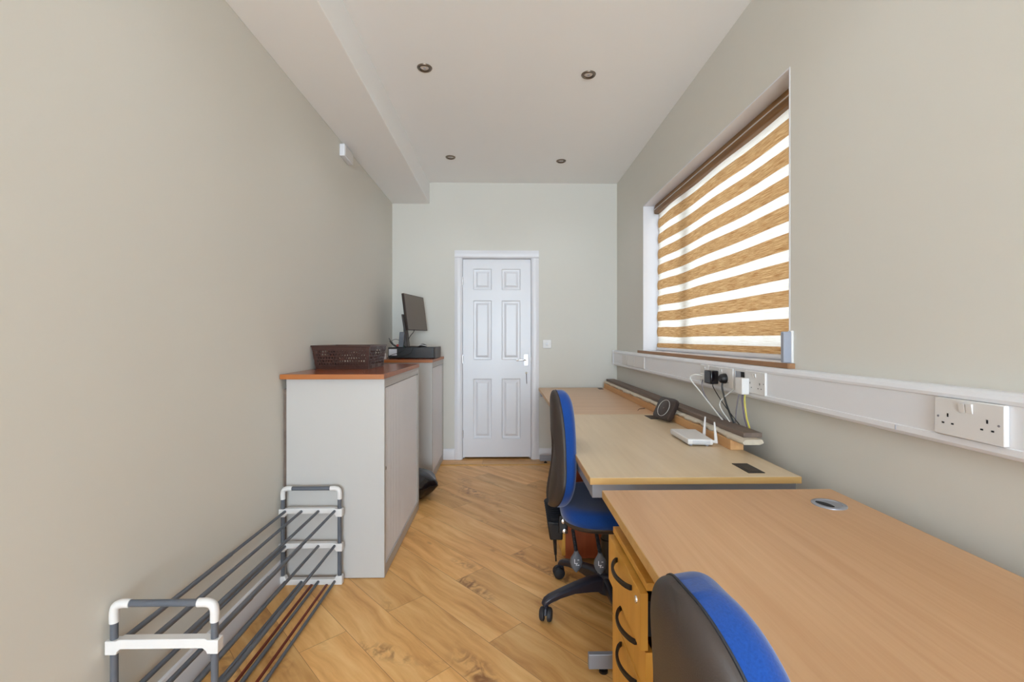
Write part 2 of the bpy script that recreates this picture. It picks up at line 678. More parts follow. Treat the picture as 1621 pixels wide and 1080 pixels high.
m = MB().box(XL - 0.2, XL, YF - 0.2, YB + 0.4, 0, ZC)
structure(m.build('wall_left', M['wall'], smooth=False), 'plain cream wall on the left', 'wall')

WY0, WY1, WZ0, WZ1, WD = 1.785, 3.685, 1.088, 2.285, 0.36
m = MB()
m.box(XR, XR + WD, YF - 0.2, WY0, 0, ZC)
m.box(XR, XR + WD, WY1, YB + 0.4, 0, ZC)
m.box(XR, XR + WD, WY0, WY1, 0, WZ0)
m.box(XR, XR + WD, WY0, WY1, WZ1, ZC)
structure(m.build('wall_right', M['wall'], smooth=False), 'cream wall on the right with the window opening', 'wall')

DX0, DX1, DZ1 = -0.405, 0.272, 2.0
m = MB()
m.box(XL - 0.2, DX0 - 0.02, YB, YB + 0.12, 0, ZC)
m.box(DX1 + 0.02, XR + 0.4, YB, YB + 0.12, 0, ZC)
m.box(DX0 - 0.02, DX1 + 0.02, YB, YB + 0.12, DZ1 + 0.02, ZC)
m.box(XL - 0.2, XR + 0.4, YB + 0.3, YB + 0.4, 0, ZC)  # unseen closing panel behind the door, added to keep sky light out
structure(m.build('wall_back', M['wall'], smooth=False), 'cream end wall holding the white door', 'wall')

m = MB()
m.box(XL, -1.0, YF - 0.15, YF, 0, ZC)
m.box(1.0, XR, YF - 0.15, YF, 0, ZC)
m.box(-1.0, 1.0, YF - 0.15, YF, 2.45, ZC)
m.box(-1.0, 1.0, YF - 0.15, YF, 0, 0.25)
structure(m.build('wall_rear', M['wall'], smooth=False), 'cream wall round the added glazing at the rear end of the room', 'wall')
wr = struct_root('added_rear_glazing', 'wide white framed glazing added unseen at the rear end to let light in', 'window', (0, YF - 0.1, 0.25))  # unseen glazing, added as an opening for light
m = MB()
for a, b_ in ((-1.0, -0.94), (-0.03, 0.03), (0.94, 1.0)):
    m.box(a, b_, YF - 0.13, YF - 0.07, 0.25, 2.45)
m.box(-1, 1, YF - 0.13, YF - 0.07, 0.25, 0.31)
m.box(-1, 1, YF - 0.13, YF - 0.07, 2.39, 2.45)
m.build('window_frame', M['uplastic'], wr, smooth=False)
MB().box(-0.97, 0.97, YF - 0.105, YF - 0.1, 0.28, 2.42).build('pane', M['glass'], wr, smooth=False)

# skirting
skp = [(0, 0), (0.016, 0), (0.016, 0.085), (0.008, 0.105), (0, 0.108)]
m = MB().prism([(XL + a, b_) for a, b_ in skp], YF, YB, 'Y')
structure(m.build('baseboard_left', M['trim']), 'white skirting board along the left wall', 'skirting')
m = MB().prism([(YB - a, b_) for a, b_ in skp], XL, -0.487, 'X')
structure(m.build('baseboard_back', M['trim']), 'white skirting board left of the door', 'skirting')
m = MB().prism([(YB - a, b_) for a, b_ in skp], 0.352, XR, 'X')
structure(m.build('baseboard_back', M['trim']), 'white skirting board right of the door', 'skirting')
m = MB().prism([(XR - a, b_) for a, b_ in skp], YF, YB, 'Y')
structure(m.build('baseboard_right', M['trim']), 'white skirting board along the right wall', 'skirting')

# ------------------------------------------------------------------ door
dr = struct_root('door_1', 'white six-panel door in a white frame on the end wall', 'door', (-0.066, YB, 0))
# architrave + lining
ap = [(0, 0), (0.075, 0), (0.075, 0.012), (0.055, 0.016), (0.02, 0.02), (0.004, 0.012)]
m = MB()
m.prism([(DX0 - 0.006 - a, YB - b_) for a, b_ in ap], 0, DZ1 + 0.006, 'Z')
m.prism([(DX1 + 0.006 + a, YB - b_) for a, b_ in ap], 0, DZ1 + 0.006, 'Z')
m.prism([(YB - b_, DZ1 + 0.006 + a) for a, b_ in ap], DX0 - 0.081, DX1 + 0.081, 'X')
m.box(DX0 - 0.02, DX0 - 0.003, YB - 0.002, YB + 0.12, 0, DZ1 + 0.02)
m.box(DX1 + 0.003, DX1 + 0.02, YB - 0.002, YB + 0.12, 0, DZ1 + 0.02)
m.box(DX0 - 0.003, DX1 + 0.003, YB - 0.002, YB + 0.12, DZ1 + 0.003, DZ1 + 0.02)
m.box(DX0 - 0.003, DX0 + 0.012, YB + 0.06, YB + 0.08, 0, DZ1)
m.box(DX1 - 0.012, DX1 + 0.003, YB + 0.06, YB + 0.08, 0, DZ1)
m.build('door_frame', M['trim'], dr)
# leaf with six moulded panels
yf = YB + 0.012


def panel_door(m, x0, x1, z0, z1, panels, y):
    xs = sorted({x0, x1} | {p[0] for p in panels} | {p[1] for p in panels})
    zs = sorted({z0, z1} | {p[2] for p in panels} | {p[3] for p in panels})
    for i in range(len(xs) - 1):
        for j in range(len(zs) - 1):
            cx, cz = (xs[i] + xs[i + 1]) / 2, (zs[j] + zs[j + 1]) / 2
            if any(p[0] < cx < p[1] and p[2] < cz < p[3] for p in panels):
                continue
            m.quad((xs[i], y, zs[j]), (xs[i + 1], y, zs[j]), (xs[i + 1], y, zs[j + 1]), (xs[i], y, zs[j + 1]))
    for (a, b_, c, d) in panels:
        rings = []
        for inset, dep in ((0, 0), (0.008, 0.009), (0.02, 0.011), (0.026, 0.011), (0.046, 0.003)):
            rings.append([(a + inset, y + dep, c + inset), (b_ - inset, y + dep, c + inset), (b_ - inset, y + dep, d - inset), (a + inset, y + dep, d - inset)])
        m.loft(rings, False)
        m.quad(*rings[-1])
    # edges and back
    m.quad((x0, y, z0), (x0, y, z1), (x0, y + 0.035, z1), (x0, y + 0.035, z0))
    m.quad((x1, y, z0), (x1, y + 0.035, z0), (x1, y + 0.035, z1), (x1, y, z1))
    m.quad((x0, y, z0), (x0, y + 0.035, z0), (x1, y + 0.035, z0), (x1, y, z0))
    m.quad((x0, y, z1), (x1, y, z1), (x1, y + 0.035, z1), (x0, y + 0.035, z1))
    m.quad((x0, y + 0.035, z0), (x0, y + 0.035, z1), (x1, y + 0.035, z1), (x1, y + 0.035, z0))


pan = []
for (a, b_) in ((-0.302, -0.118), (-0.018, 0.170)):
    for (c, d) in ((0.203, 0.803), (0.99, 1.585), (1.69, 1.902)):
        pan.append((a, b_, c, d))
m = MB()
panel_door(m, DX0, DX1, 0.02, DZ1 - 0.002, pan, yf)
m.build('door_leaf', M['door'], dr, angle=20)
hd = MB()
hd.box(0.206, 0.245, yf - 0.008, yf, 0.935, 1.045)
hp = hd.build('handle_plate', M['chrome'], dr, bevel=0.003)
m = MB().tube([(0.226, yf - 0.004, 0.99), (0.226, yf - 0.045, 0.99)], 0.009)
m.tube(smoothpath([(0.226, yf - 0.045, 0.99), (0.20, yf - 0.052, 0.991), (0.16, yf - 0.052, 0.992), (0.128, yf - 0.048, 0.988)]), 0.0085)
m.build('lever', M['chrome'], hp)
for z in (0.25, 1.0, 1.78):
    MB().tube([(DX0 - 0.001, yf - 0.006, z - 0.04), (DX0 - 0.001, yf - 0.006, z + 0.04)], 0.006).build('hinge', M['chrome'], dr)
MB().box(DX1 - 0.001, DX1 + 0.003, yf - 0.001, yf + 0.02, 0.96, 1.02).build('latch', M['nickel'], dr)
MB().lathe([(0.0005, yf - 0.003), (0.011, yf - 0.003), (0.011, yf)], 0.228, 0.86, 20, 'Y').build('keyhole_escutcheon', M['nickel'], dr)
k = thing('door_key', 'small key on a thin tag hanging in the lock of the white door', 'key', (0.228, yf - 0.03, 0.85))
MB().box(0.2265, 0.2295, yf - 0.03, yf - 0.003, 0.855, 0.866).lathe([(0.0005, 0.2265), (0.012, 0.2265), (0.012, 0.2295), (0.0005, 0.2295)], yf - 0.036, 0.861, 16, 'X').build('key_blade', M['nickel'], k)
MB().tube([(0.228, yf - 0.036, 0.85), (0.229, yf - 0.036, 0.80), (0.231, yf - 0.034, 0.755)], 0.0035, 8).build('key_fob', M['cable_grey'], k)

# small switched outlet on the end wall
sw = thing('wall_outlet', 'small square white outlet plate on the end wall right of the door', 'outlet', (0.435, YB - 0.01, 1.13))
MB().box(0.392, 0.478, YB - 0.009, YB, 1.107, 1.193).build('plate', M['white'], sw, bevel=0.003)
MB().box(0.423, 0.447, YB - 0.013, YB - 0.009, 1.138, 1.162).build('rocker', M['uplastic'], sw, bevel=0.002)

# ------------------------------------------------------------------ window
wn = struct_root('window_1', 'window in the right wall behind the striped blind', 'window', (XR + 0.2, 2.735, WZ0))
FX = 1.33
m = MB()
for (a, b_) in ((WY0, WY0 + 0.06), (3.09, 3.16), (WY1 - 0.06, WY1)):
    m.box(FX, FX + 0.07, a, b_, WZ0, WZ1)
m.box(FX, FX + 0.07, WY0, WY1, WZ0, WZ0 + 0.06)
m.box(FX, FX + 0.07, WY0, WY1, WZ1 - 0.06, WZ1)
m.build('window_frame', M['uplastic'], wn, bevel=0.006)
MB().box(FX + 0.03, FX + 0.045, WY0 + 0.03, WY1 - 0.03, WZ0 + 0.03, WZ1 - 0.03).build('pane', M['glass'], wn, smooth=False)
# board sits inside the reveal and laps the wall face
sl = MB()
sl.box(XR - 0.002, FX + 0.005, WY0, WY1, 1.086, 1.107)
sl.box(1.1145, XR, 1.757, 3.752, 1.088, 1.107)
slo = sl.build('window_sill', M['trim'], wn, smooth=False)
MB().box(1.110, 1.1145, 1.757, 3.752, 1.087, 1.1075).box(1.1145, XR, 1.7545, 1.757, 1.087, 1.1075).build('sill_nosing', M['sill_nose'], slo, smooth=False)
# white lining of the reveal
m = MB()
m.box(XR - 0.0015, FX, WY1 - 0.006, WY1, WZ0 + 0.018, WZ1)
m.box(XR - 0.0015, FX, WY0, WY0 + 0.006, WZ0 + 0.018, WZ1)
m.box(XR - 0.0015, FX, WY0 + 0.006, WY1 - 0.006, WZ1 - 0.006, WZ1)
m.build('reveal_lining', M['trim'], wn, smooth=False)

# blind
BXX = 1.245
by0, by1 = 1.800, 3.640
bl = thing('roller_blind', 'day and night blind of woodgrain and sheer stripes over the window', 'blind', (BXX, 2.73, 1.115))
m = MB()
m.prism([(1.215, 2.255), (1.215, 2.214), (1.222, 2.208), (1.262, 2.208), (1.285, 2.225), (1.285, 2.277), (1.222, 2.277)], by0 - 0.004, by1 + 0.004, 'Y')
m.build('cassette', M['blind_case'], bl, smooth=False)
MB().box(1.211, 1.215, by0 - 0.003, by1 + 0.003, 2.238, 2.243).build('cassette_trim', M['white'], bl, smooth=False)
bands = []
z = 2.21
per = 0.1246
edges = []
for k in range(9):
    edges.append((1.168 + per * k, 1.218 + per * k))
lo = 1.134
zsb = [(lo, edges[0][0], 0)]
for k in range(9):
    zsb.append((edges[k][0], edges[k][1], 1))
    top = edges[k + 1][0] if k < 8 else 2.215
    if edges[k][1] < top:
        zsb.append((edges[k][1], top, 0))
m = MB()
fm = []
NY = 60
rows = []
rowmat = []
for (a, b_, kind) in zsb:
    n = 6
    for i in range(n):
        t = i / n
        rows.append((a + (b_ - a) * t, kind, t))
        rowmat.append(kind)
rows.append((2.215, 0, 0))
for (zz, kind, t) in rows:
    for j in range(NY + 1):
        u = j / NY
        y = by0 + (by1 - by0) * u
        bulge = math.sin(PI * t) * (0.006 if kind == 0 else -0.006)
        # the cloth ripples slightly near its far edge
        rip = 0.004 * math.sin(y * 9 + zz * 3) + 0.005 * math.exp(-((y - 3.35) / 0.12) ** 2) * math.sin(zz * 11)
        sag = 0.006 * math.sin(y * 5.2 + 1.0) * math.exp(-((y - 3.3) / 0.35) ** 2)
        m.v.append((BXX - bulge + rip, y, zz + (sag if 1.2 < zz < 2.15 else 0)))
for i in range(len(rows) - 1):
    for j in range(NY):
        a = i * (NY + 1) + j
        m.f.append((a, a + 1, a + NY + 2, a + NY + 1))
        fm.append(rowmat[i])
m.build('blind_cloth', M['blind_wood'], bl, mats=[M['blind_sheer']], fm=fm, angle=80)
MB().lathe([(0.0005, by0), (0.013, by0), (0.013, by1), (0.0005, by1)], BXX - 0.002, 1.121, 16, 'Y').build('bottom_bar', M['trim'], bl)

# chain tensioner / sensor box at the window corner
sb = thing('window_sensor', 'small upright white box, front coloured grey for shade, fixed at the near end of the window sill', 'sensor', (1.12, 1.772, 1.108))
MB().box(1.098, 1.130, 1.762, 1.784, 1.109, 1.232).build('case', M['grey_plastic'], sb, bevel=0.004)  # white case coloured grey to stand for the shade on its front
MB().box(1.128, XR, 1.760, 1.786, 1.108, 1.236).build('back_plate', M['white'], sb, bevel=0.003)

# ------------------------------------------------------------------ dado trunking with its outlets
TX = 1.086
tk = thing('cable_trunking', 'long white dado trunking along the right wall under the window', 'trunking', (1.11, 1.5, 0.94))
prof = [(XR, 0.942), (XR - 0.040, 0.942), (XR - 0.047, 0.945), (XR - 0.052, 0.953), (XR - 0.052, 0.967), (XR - 0.049, 0.969),
        (XR - 0.049, 1.060), (XR - 0.052, 1.062), (XR - 0.053, 1.070), (XR - 0.048, 1.080), (XR - 0.038, 1.086), (XR, 1.086)]
MB().prism(prof, YF, 4.49, 'Y').build('channel', M['uplastic'], tk, angle=25)
MB().box(XR - 0.056, XR, 4.488, 4.494, 0.940, 1.088).build('end_cap', M['uplastic'], tk, smooth=False)
m = MB()
for (a, b_) in ((3.0, 4.13), (2.55, 3.0), (1.125, 1.85)):
    pass
for y in (1.24,):
    m.box(XR - 0.0534, XR - 0.05, y - 0.0008, y + 0.0008, 0.953, 0.966)
m.build('lid_joint', M['grey_plastic'], tk, smooth=False)
PX = XR - 0.049     # face the plates sit on


def socket_plate(name, label, cat, y0, y1, z0, z1, th, group=None):
    t = thing(name, label, cat, (PX - th / 2, (y0 + y1) / 2, z0), group)
    MB().box(PX - th, PX, y0, y1, z0, z1).build('plate', M['white'], t, bevel=0.0025)
    return t


def pin_holes(t, yc, zc, th, flip=1):
    m = MB()
    f = PX - th - 0.0004
    m.box(f, f + 0.004, yc - 0.002, yc + 0.002, zc + 0.007, zc + 0.0155)
    m.box(f, f + 0.004, yc - 0.0145, yc - 0.0085, zc - 0.010, zc - 0.0062)
    m.box(f, f + 0.004, yc + 0.0085, yc + 0.0145, zc - 0.010, zc - 0.0062)
    m.build('pin_holes', M['dark_gap'], t, smooth=False)


def rocker(t, yc, zc, th, w=0.0095, h=0.016):
    f = PX - th
    m = MB()
    m.prism([(f, zc - h / 2), (f - 0.0016, zc - h / 2), (f - 0.0052, zc + h / 2), (f, zc + h / 2)], yc - w / 2, yc + w / 2, 'Y')
    m.build('rocker', M['white'], t, smooth=False)


def screw(t, yc, zc, th):
    MB().lathe([(0.0004, PX - th - 0.0008), (0.0026, PX - th - 0.0008), (0.0028, PX - th + 0.001)], yc, zc, 12, 'X').build('screw', M['cable_grey'], t)


Z0, Z1 = 0.966, 1.062
g3 = 'blank cover plates at the far end of the trunking'
socket_plate('outlet_plate', 'farthest of the three blank white plates on the trunking by the end wall', 'outlet', 3.99, 4.14, 0.97, 1.06, 0.006)
socket_plate('outlet_plate', 'middle of the three blank white plates on the trunking by the end wall', 'outlet', 3.757, 3.972, 0.97, 1.06, 0.007)
socket_plate('outlet_plate', 'nearest of the three blank white plates on the trunking by the end wall', 'outlet', 3.485, 3.74, 0.97, 1.06, 0.007)
t = socket_plate('single_socket', 'single white socket on the trunking with a white cable plugged in', 'socket', 2.375, 2.475, Z0, Z1, 0.009)
rocker(t, 2.42, 1.045, 0.009)
t = socket_plate('double_socket', 'double white socket holding the black plug and the black adapter', 'socket', 2.125, 2.366, Z0, Z1, 0.009)
for y in (2.18, 2.31):
    pin_holes(t, y, 1.0, 0.009)
for y in (2.235, 2.25):
    rocker(t, y, 1.045, 0.009)
# open data module
t = thing('open_outlet_box', 'open grey module hole in the trunking where the loose network cables come out', 'outlet', (PX, 2.07, 0.97))
m = MB()
m.box(PX - 0.004, PX, 2.022, 2.028, Z0, Z1)
m.box(PX - 0.004, PX, 2.112, 2.118, Z0, Z1)
m.box(PX - 0.004, PX, 2.028, 2.112, Z1 - 0.008, Z1)
m.box(PX - 0.004, PX, 2.028, 2.112, Z0, Z0 + 0.01)
m.build('frame', M['white'], t, smooth=False)
MB().box(PX - 0.0018, PX, 2.028, 2.112, Z0 + 0.01, Z1 - 0.008).build('recess', M['grey_plastic'], t, smooth=False)
MB().box(PX - 0.003, PX - 0.0018, 2.03, 2.062, 1.02, 1.052).build('hole', M['dark_gap'], t, smooth=False)
t = socket_plate('double_socket', 'double white socket just right of the loose network cables, partly free', 'socket', 1.858, 2.012, Z0, Z1, 0.010)
pin_holes(t, 1.897, 1.0, 0.010)
pin_holes(t, 1.972, 1.0, 0.010)
rocker(t, 1.945, 1.045, 0.010)
rocker(t, 1.93, 1.045, 0.010)
for y in (1.868, 2.002):
    screw(t, y, 1.014, 0.010)
# near, empty double socket
t = socket_plate('double_socket', 'empty double white socket nearest the right edge of the view', 'socket', 0.958, 1.118, 0.970, 1.060, 0.012)
pin_holes(t, 1.083, 1.008, 0.012)
pin_holes(t, 0.993, 1.008, 0.012)
rocker(t, 1.0475, 1.042, 0.012, 0.013, 0.022)
rocker(t, 1.0305, 1.042, 0.012, 0.013, 0.022)
for y in (1.107, 0.969):
    screw(t, y, 1.014, 0.012)

# plugs and their cables
pf = PX - 0.009


def cable(name, pts, r, mat, parent=None, label=None):
    o = MB().tube(smoothpath(pts, 8), r, 8).build(name, mat, parent)
    if label:
        tag(o, label, 'cable', 'loose network cables under the trunking')
    return o


t = thing('power_adapter', 'square black power adapter plugged into the double socket', 'adapter', (pf - 0.02, 2.32, 0.97))
MB().box(pf - 0.042, pf, 2.262, 2.338, 0.975, 1.043).build('case', M['black_gloss'], t, bevel=0.006)
cable('cord', [(pf - 0.02, 2.285, 0.976), (pf - 0.02, 2.275, 0.955), (pf - 0.01, 2.20, 0.89), (1.085, 2.12, 0.83), (1.10, 2.06, 0.78), (1.118, 2.14, 0.75)], 0.0022, M['black'], t)
t = thing('black_plug', 'black three-pin plug with a thick black cord in the double socket', 'plug', (pf - 0.02, 2.19, 0.98))
m = MB().lathe([(0.0005, pf - 0.028), (0.014, pf - 0.030), (0.022, pf - 0.022), (0.025, pf - 0.008), (0.025, pf)], 2.195, 1.01, 20, 'X')
m.build('plug_body', M['black'], t)
cable('cord', [(pf - 0.016, 2.193, 0.99), (pf - 0.017, 2.19, 0.96), (1.07, 2.165, 0.89), (1.082, 2.13, 0.82), (1.10, 2.115, 0.77), (1.118, 2.16, 0.75)], 0.0045, M['black'], t)
t = thing('white_plug', 'white plug whose pale cable loops out to the left of the adapters', 'plug', (pf - 0.02, 2.41, 0.98))
MB().box(pf - 0.018, pf, 2.39, 2.445, 0.980, 1.02).build('plug_body', M['white'], t, bevel=0.006)
cable('cord', [(pf - 0.014, 2.41, 1.005), (pf - 0.05, 2.44, 1.01), (pf - 0.062, 2.46, 0.985), (pf - 0.04, 2.40, 0.93), (1.06, 2.31, 0.865), (1.075, 2.2, 0.80), (1.10, 2.13, 0.76), (1.118, 2.2, 0.75)], 0.0036, M['cable_white'], t)
cable('flex', [(pf - 0.014, 2.40, 1.0), (pf - 0.02, 2.41, 0.96), (pf - 0.02, 2.38, 0.91), (1.07, 2.30, 0.85), (1.09, 2.20, 0.80), (1.118, 2.22, 0.75)], 0.0030, M['cable_grey'], t)
t = thing('white_adapter', 'boxy white adapter block plugged in above the yellow cable', 'adapter', (pf - 0.03, 2.03, 0.96))
MB().box(pf - 0.035, pf - 0.001, 1.975, 2.035, 0.958, 1.03).build('case', M['white'], t, bevel=0.004)
cable('network_cable', [(1.09, 2.11, 0.975), (1.075, 2.13, 0.955), (1.065, 2.21, 0.90), (1.07, 2.22, 0.86), (1.085, 2.15, 0.80), (1.10, 2.09, 0.75), (1.118, 2.15, 0.75)], 0.003, M['cable_white'], None, 'thin white cable crossing behind the black cords')
cable('network_cable', [(1.092, 2.068, 0.975), (1.08, 2.07, 0.94), (1.085, 2.10, 0.87), (1.095, 2.13, 0.80), (1.118, 2.18, 0.75)], 0.003, M['cable_grey'], None, 'grey cable slanting down left from the open module')
cable('network_cable', [(1.094, 2.05, 0.975), (1.086, 2.05, 0.93), (1.09, 2.04, 0.85), (1.105, 2.04, 0.79), (1.118, 2.10, 0.75)], 0.003, M['cable_purple'], None, 'purple-grey cable hanging straight down beside the yellow one')
cable('network_cable', [(1.094, 2.03, 0.975), (1.084, 2.025, 0.93), (1.088, 2.015, 0.85), (1.105, 2.02, 0.79), (1.118, 2.08, 0.75)], 0.0034, M['cable_yellow'], None, 'bright yellow cable hanging straight down the wall')

# ------------------------------------------------------------------ downlights and alarm box
for i, (x, y, lab) in enumerate(((-0.452, 2.615, 'recessed metal downlight in the ceiling, nearer one of the left pair beside the beam'),
                                 (0.500, 2.665, 'recessed metal downlight in the ceiling, nearer one on the window side'),
                                 (-0.453, 3.90, 'recessed metal downlight in the ceiling, farther one of the left pair beside the beam'),
                                 (0.503, 3.965, 'recessed metal downlight in the ceiling, farther one on the window side'))):
    if i == 0:
        d = thing('ceiling_downlight', lab, 'downlight', (0, 0, 0), 'recessed downlights in the ceiling')
        m = MB().lathe([(0.030, -0.001), (0.030, -0.004), (0.034, -0.006), (0.041, -0.004), (0.043, 0.0)], 0, 0, 40, 'Z')
        m2 = MB()
        pr = [(0.026, 0.006), (0.026, -0.004), (0.032, -0.008), (0.040, -0.0055), (0.043, 0.0)]
        secs = []
        for (r_, h) in pr:
            secs.append([(r_ * math.cos(2 * PI * j / 40), r_ * math.sin(2 * PI * j / 40), h) for j in range(40)])
        m2.loft(secs, False)
        m2.build('bezel', M['nickel'], d)
        MB().lathe([(0.0005, -0.0022), (0.012, -0.0026), (0.024, 0.0), (0.0262, 0.0)], 0, 0, 32, 'Z').build('lens', M['lens'], d)
        MB().lathe([(0.0005, -0.0052), (0.006, -0.005), (0.008, -0.0022)], 0, 0, 24, 'Z').build('bulb_cap', M['grey_plastic'], d)
        d0 = d
    else:
        d = copy_tree(d0)
        d['label'] = lab
    d.location = (x, y, ZC - 0.0005)

# an added pair of unseen fittings, there to carry more fill light
for x, y, lab in ((-0.452, 1.32, 'added unseen downlight over the shoe rack, for fill light'), (0.500, 1.34, 'added unseen downlight over the near desk, for fill light')):
    d = copy_tree(d0)
    d['label'] = lab
    d.location = (x, y, ZC - 0.0005)
for (x, y) in FILL_SPOTS:  # fill spots added under unlit downlights to even out the room
    l = bpy.data.lights.new('downlight_fill', 'SPOT')
    l.energy = FILL_W
    l.spot_size = R(132)
    l.spot_blend = 1.0
    l.shadow_soft_size = 0.025
    l.color = (0.90, 0.99, 1.10)
    o = bpy.data.objects.new('downlight_fill', l)
    o.location = (x, y, ZC - 0.04)
    C.objects.link(o)

t = thing('alarm_box', 'small white box mounted high on the left wall below the beam', 'sensor', (-1.087, 3.17, 2.44))
MB().box(XL, -1.070, 3.085, 3.26, 2.438, 2.52).build('case', M['uplastic'], t, bevel=0.004)
MB().box(-1.0705, -1.067, 3.095, 3.25, 2.446, 2.512).build('cover', M['white'], t, bevel=0.0015)

# ------------------------------------------------------------------ tambour cabinets


def cabinet(label, x0, x1, y0, y1, zt, topx0, topy0, topy1, lock_y):
    t = thing('tambour_cabinet', label, 'cabinet', ((x0 + x1) / 2, (y0 + y1) / 2, 0))
    z0 = 0.003
    m = MB()
    m.box(x0, x1, y0, y0 + 0.02, z0, zt)
    m.box(x0, x1, y1 - 0.02, y1, z0, zt)
    m.box(x0, x1, y0 + 0.02, y1 - 0.02, zt - 0.02, zt)
    m.box(x0, x1, y0 + 0.02, y1 - 0.02, z0, 0.06)
    m.box(x0, x0 + 0.012, y0 + 0.02, y1 - 0.02, 0.06, zt - 0.02)
    m.box(x1 - 0.008, x1, y0 + 0.02, y0 + 0.022, 0.06, zt - 0.02)
    m.box(x1 - 0.02, x1, y0 + 0.02, y1 - 0.02, zt - 0.045, zt - 0.02)
    m.build('body', M['steel'], t, bevel=0.0015)
    MB().box(x1 - 0.030, x1 - 0.022, y0 + 0.02, y1 - 0.02, 0.06, zt - 0.045).build('recess', M['dark_gap'], t, smooth=False)
    # two shutters made of vertical slats
    m = MB()
    ys = y0 + 0.024
    ye = y1 - 0.05
    n = int((ye - ys) / 0.019)
    w = (ye - ys) / n
    poly = [(x1 - 0.020, ys)]
    for i in range(n):
        a = ys + i * w
        poly += [(x1 - 0.0105, a + 0.0006), (x1 - 0.0055, a + 0.0045), (x1 - 0.0055, a + w - 0.0045), (x1 - 0.0105, a + w - 0.0006)]
    poly.append((x1 - 0.020, ye))
    m.prism(poly, 0.063, zt - 0.05, 'Z')
    m.build('shutter', M['tambour'], t, smooth=False)
    MB().box(x1 - 0.014, x1 - 0.001, ye - 0.004, ye + 0.010, 0.063, zt - 0.05).build('shutter_edge', M['steel'], t, bevel=0.002)
    if lock_y:
        MB().lathe([(0.0005, x1 + 0.001), (0.009, x1 + 0.001), (0.010, x1 - 0.007)], lock_y, 0.545, 20, 'X').build('lock', M['nickel'], t)
    MB().box(topx0, x1 + 0.006, topy0, topy1, zt, zt + 0.025).build('worktop', M['top'], t, bevel=0.0015)
    MB().box(topx0, x1 + 0.0068, topy0 - 0.0008, topy1 + 0.0004, zt + 0.001, zt + 0.024).build('worktop_edge', M['top_edge'], t, smooth=False)
    for (a, b_) in ((x0 + 0.04, y0 + 0.05), (x1 - 0.05, y0 + 0.05), (x0 + 0.04, y1 - 0.05), (x1 - 0.05, y1 - 0.05)):
        MB().lathe([(0.018, 0.0), (0.018, z0)], a, b_, 16).build('foot', M['black'], t)
    return t


cabinet('near pale grey tambour cabinet with the basket standing on its cherry top', -1.086, -0.598, 2.296, 3.225, 1.003, -1.102, 2.262, 3.20, 2.325)
cabinet('far pale grey tambour cabinet in the corner with the computer on its cherry top', -1.086, -0.598, 3.83, 4.522, 1.003, -1.102, 3.80, 4.53, 0)

# ------------------------------------------------------------------ basket
bk = thing('plastic_basket', 'dark brown plastic lattice basket on the near cabinet', 'basket', (-0.945, 2.93, 1.028))
bz0, bz1 = 1.029, 1.165


def lat_wall(m, A, B, A2, B2, holes=True, handle=None, nx=22, nz=9):
    """wall between bottom edge A-B and top edge A2-B2 with staggered holes; cells are frames round a gap"""
    A, B, A2, B2 = map(Vector, (A, B, A2, B2))

    def P(u, v):
        return (A.lerp(B, u)).lerp(A2.lerp(B2, u), v)
    for i in range(nx):
        for j in range(nz):
            u0, u1, v0, v1 = i / nx, (i + 1) / nx, j / nz, (j + 1) / nz
            c = [P(u0, v0), P(u1, v0), P(u1, v1), P(u0, v1)]
            uc, vc = (u0 + u1) / 2, (v0 + v1) / 2
            solid = not holes or i in (0, nx - 1) or j in (0, nz - 1)
            if handle and handle[0] < uc < handle[1] and handle[2] < vc < handle[3]:
                continue
            if handle and handle[0] - 0.04 < uc < handle[1] + 0.04 and handle[2] - 0.1 < vc < handle[3] + 0.1:
                solid = True
            if solid:
                m.quad(*c)
                continue
            du, dv = (u1 - u0) * 0.36, (v1 - v0) * 0.40
            s_ = 0.16 * (u1 - u0) * (1 if j % 2 else -1)
            inn = [P(uc + s_, vc - dv), P(uc + du + s_, vc), P(uc + s_, vc + dv), P(uc - du + s_, vc)]
            mid = [(c[0] + c[1]) / 2, (c[1] + c[2]) / 2, (c[2] + c[3]) / 2, (c[3] + c[0]) / 2]
            for q in range(4):
                m.quad(c[q], mid[q], inn[q], inn[q])
                m.f[-1] = m.f[-1][:3]
                m.v.pop()
                m.quad(mid[q], c[(q + 1) % 4], inn[(q + 1) % 4], inn[q])


xb0, xb1, yb0, yb1 = -1.080, -0.782, 2.640, 2.97
xt0, xt1, yt0, yt1 = -1.096, -0.768, 2.620, 2.99
m = MB()
zb = bz0 + 0.002
zt_ = bz1 - 0.008
lat_wall(m, (xb0, yb0, zb), (xb1, yb0, zb), (xt0, yt0, zt_), (xt1, yt0, zt_), nx=20, nz=7)
lat_wall(m, (xb0, yb1, zb), (xb1, yb1, zb), (xt0, yt1, zt_), (xt1, yt1, zt_), nx=20, nz=7)
lat_wall(m, (xb1, yb0, zb), (xb1, yb1, zb), (xt1, yt0, zt_), (xt1, yt1, zt_), nx=22, nz=7, handle=(0.36, 0.64, 0.6, 0.85))
lat_wall(m, (xb0, yb0, zb), (xb0, yb1, zb), (xt0, yt0, zt_), (xt0, yt1, zt_), nx=22, nz=7, handle=(0.36, 0.64, 0.6, 0.85))
m.quad((xb0, yb0, zb), (xb1, yb0, zb), (xb1, yb1, zb), (xb0, yb1, zb))
b_o = m.build('lattice_body', M['basket'], bk, smooth=False)
so = b_o.modifiers.new('solid', 'SOLIDIFY')
so.thickness = 0.0022
m = MB()
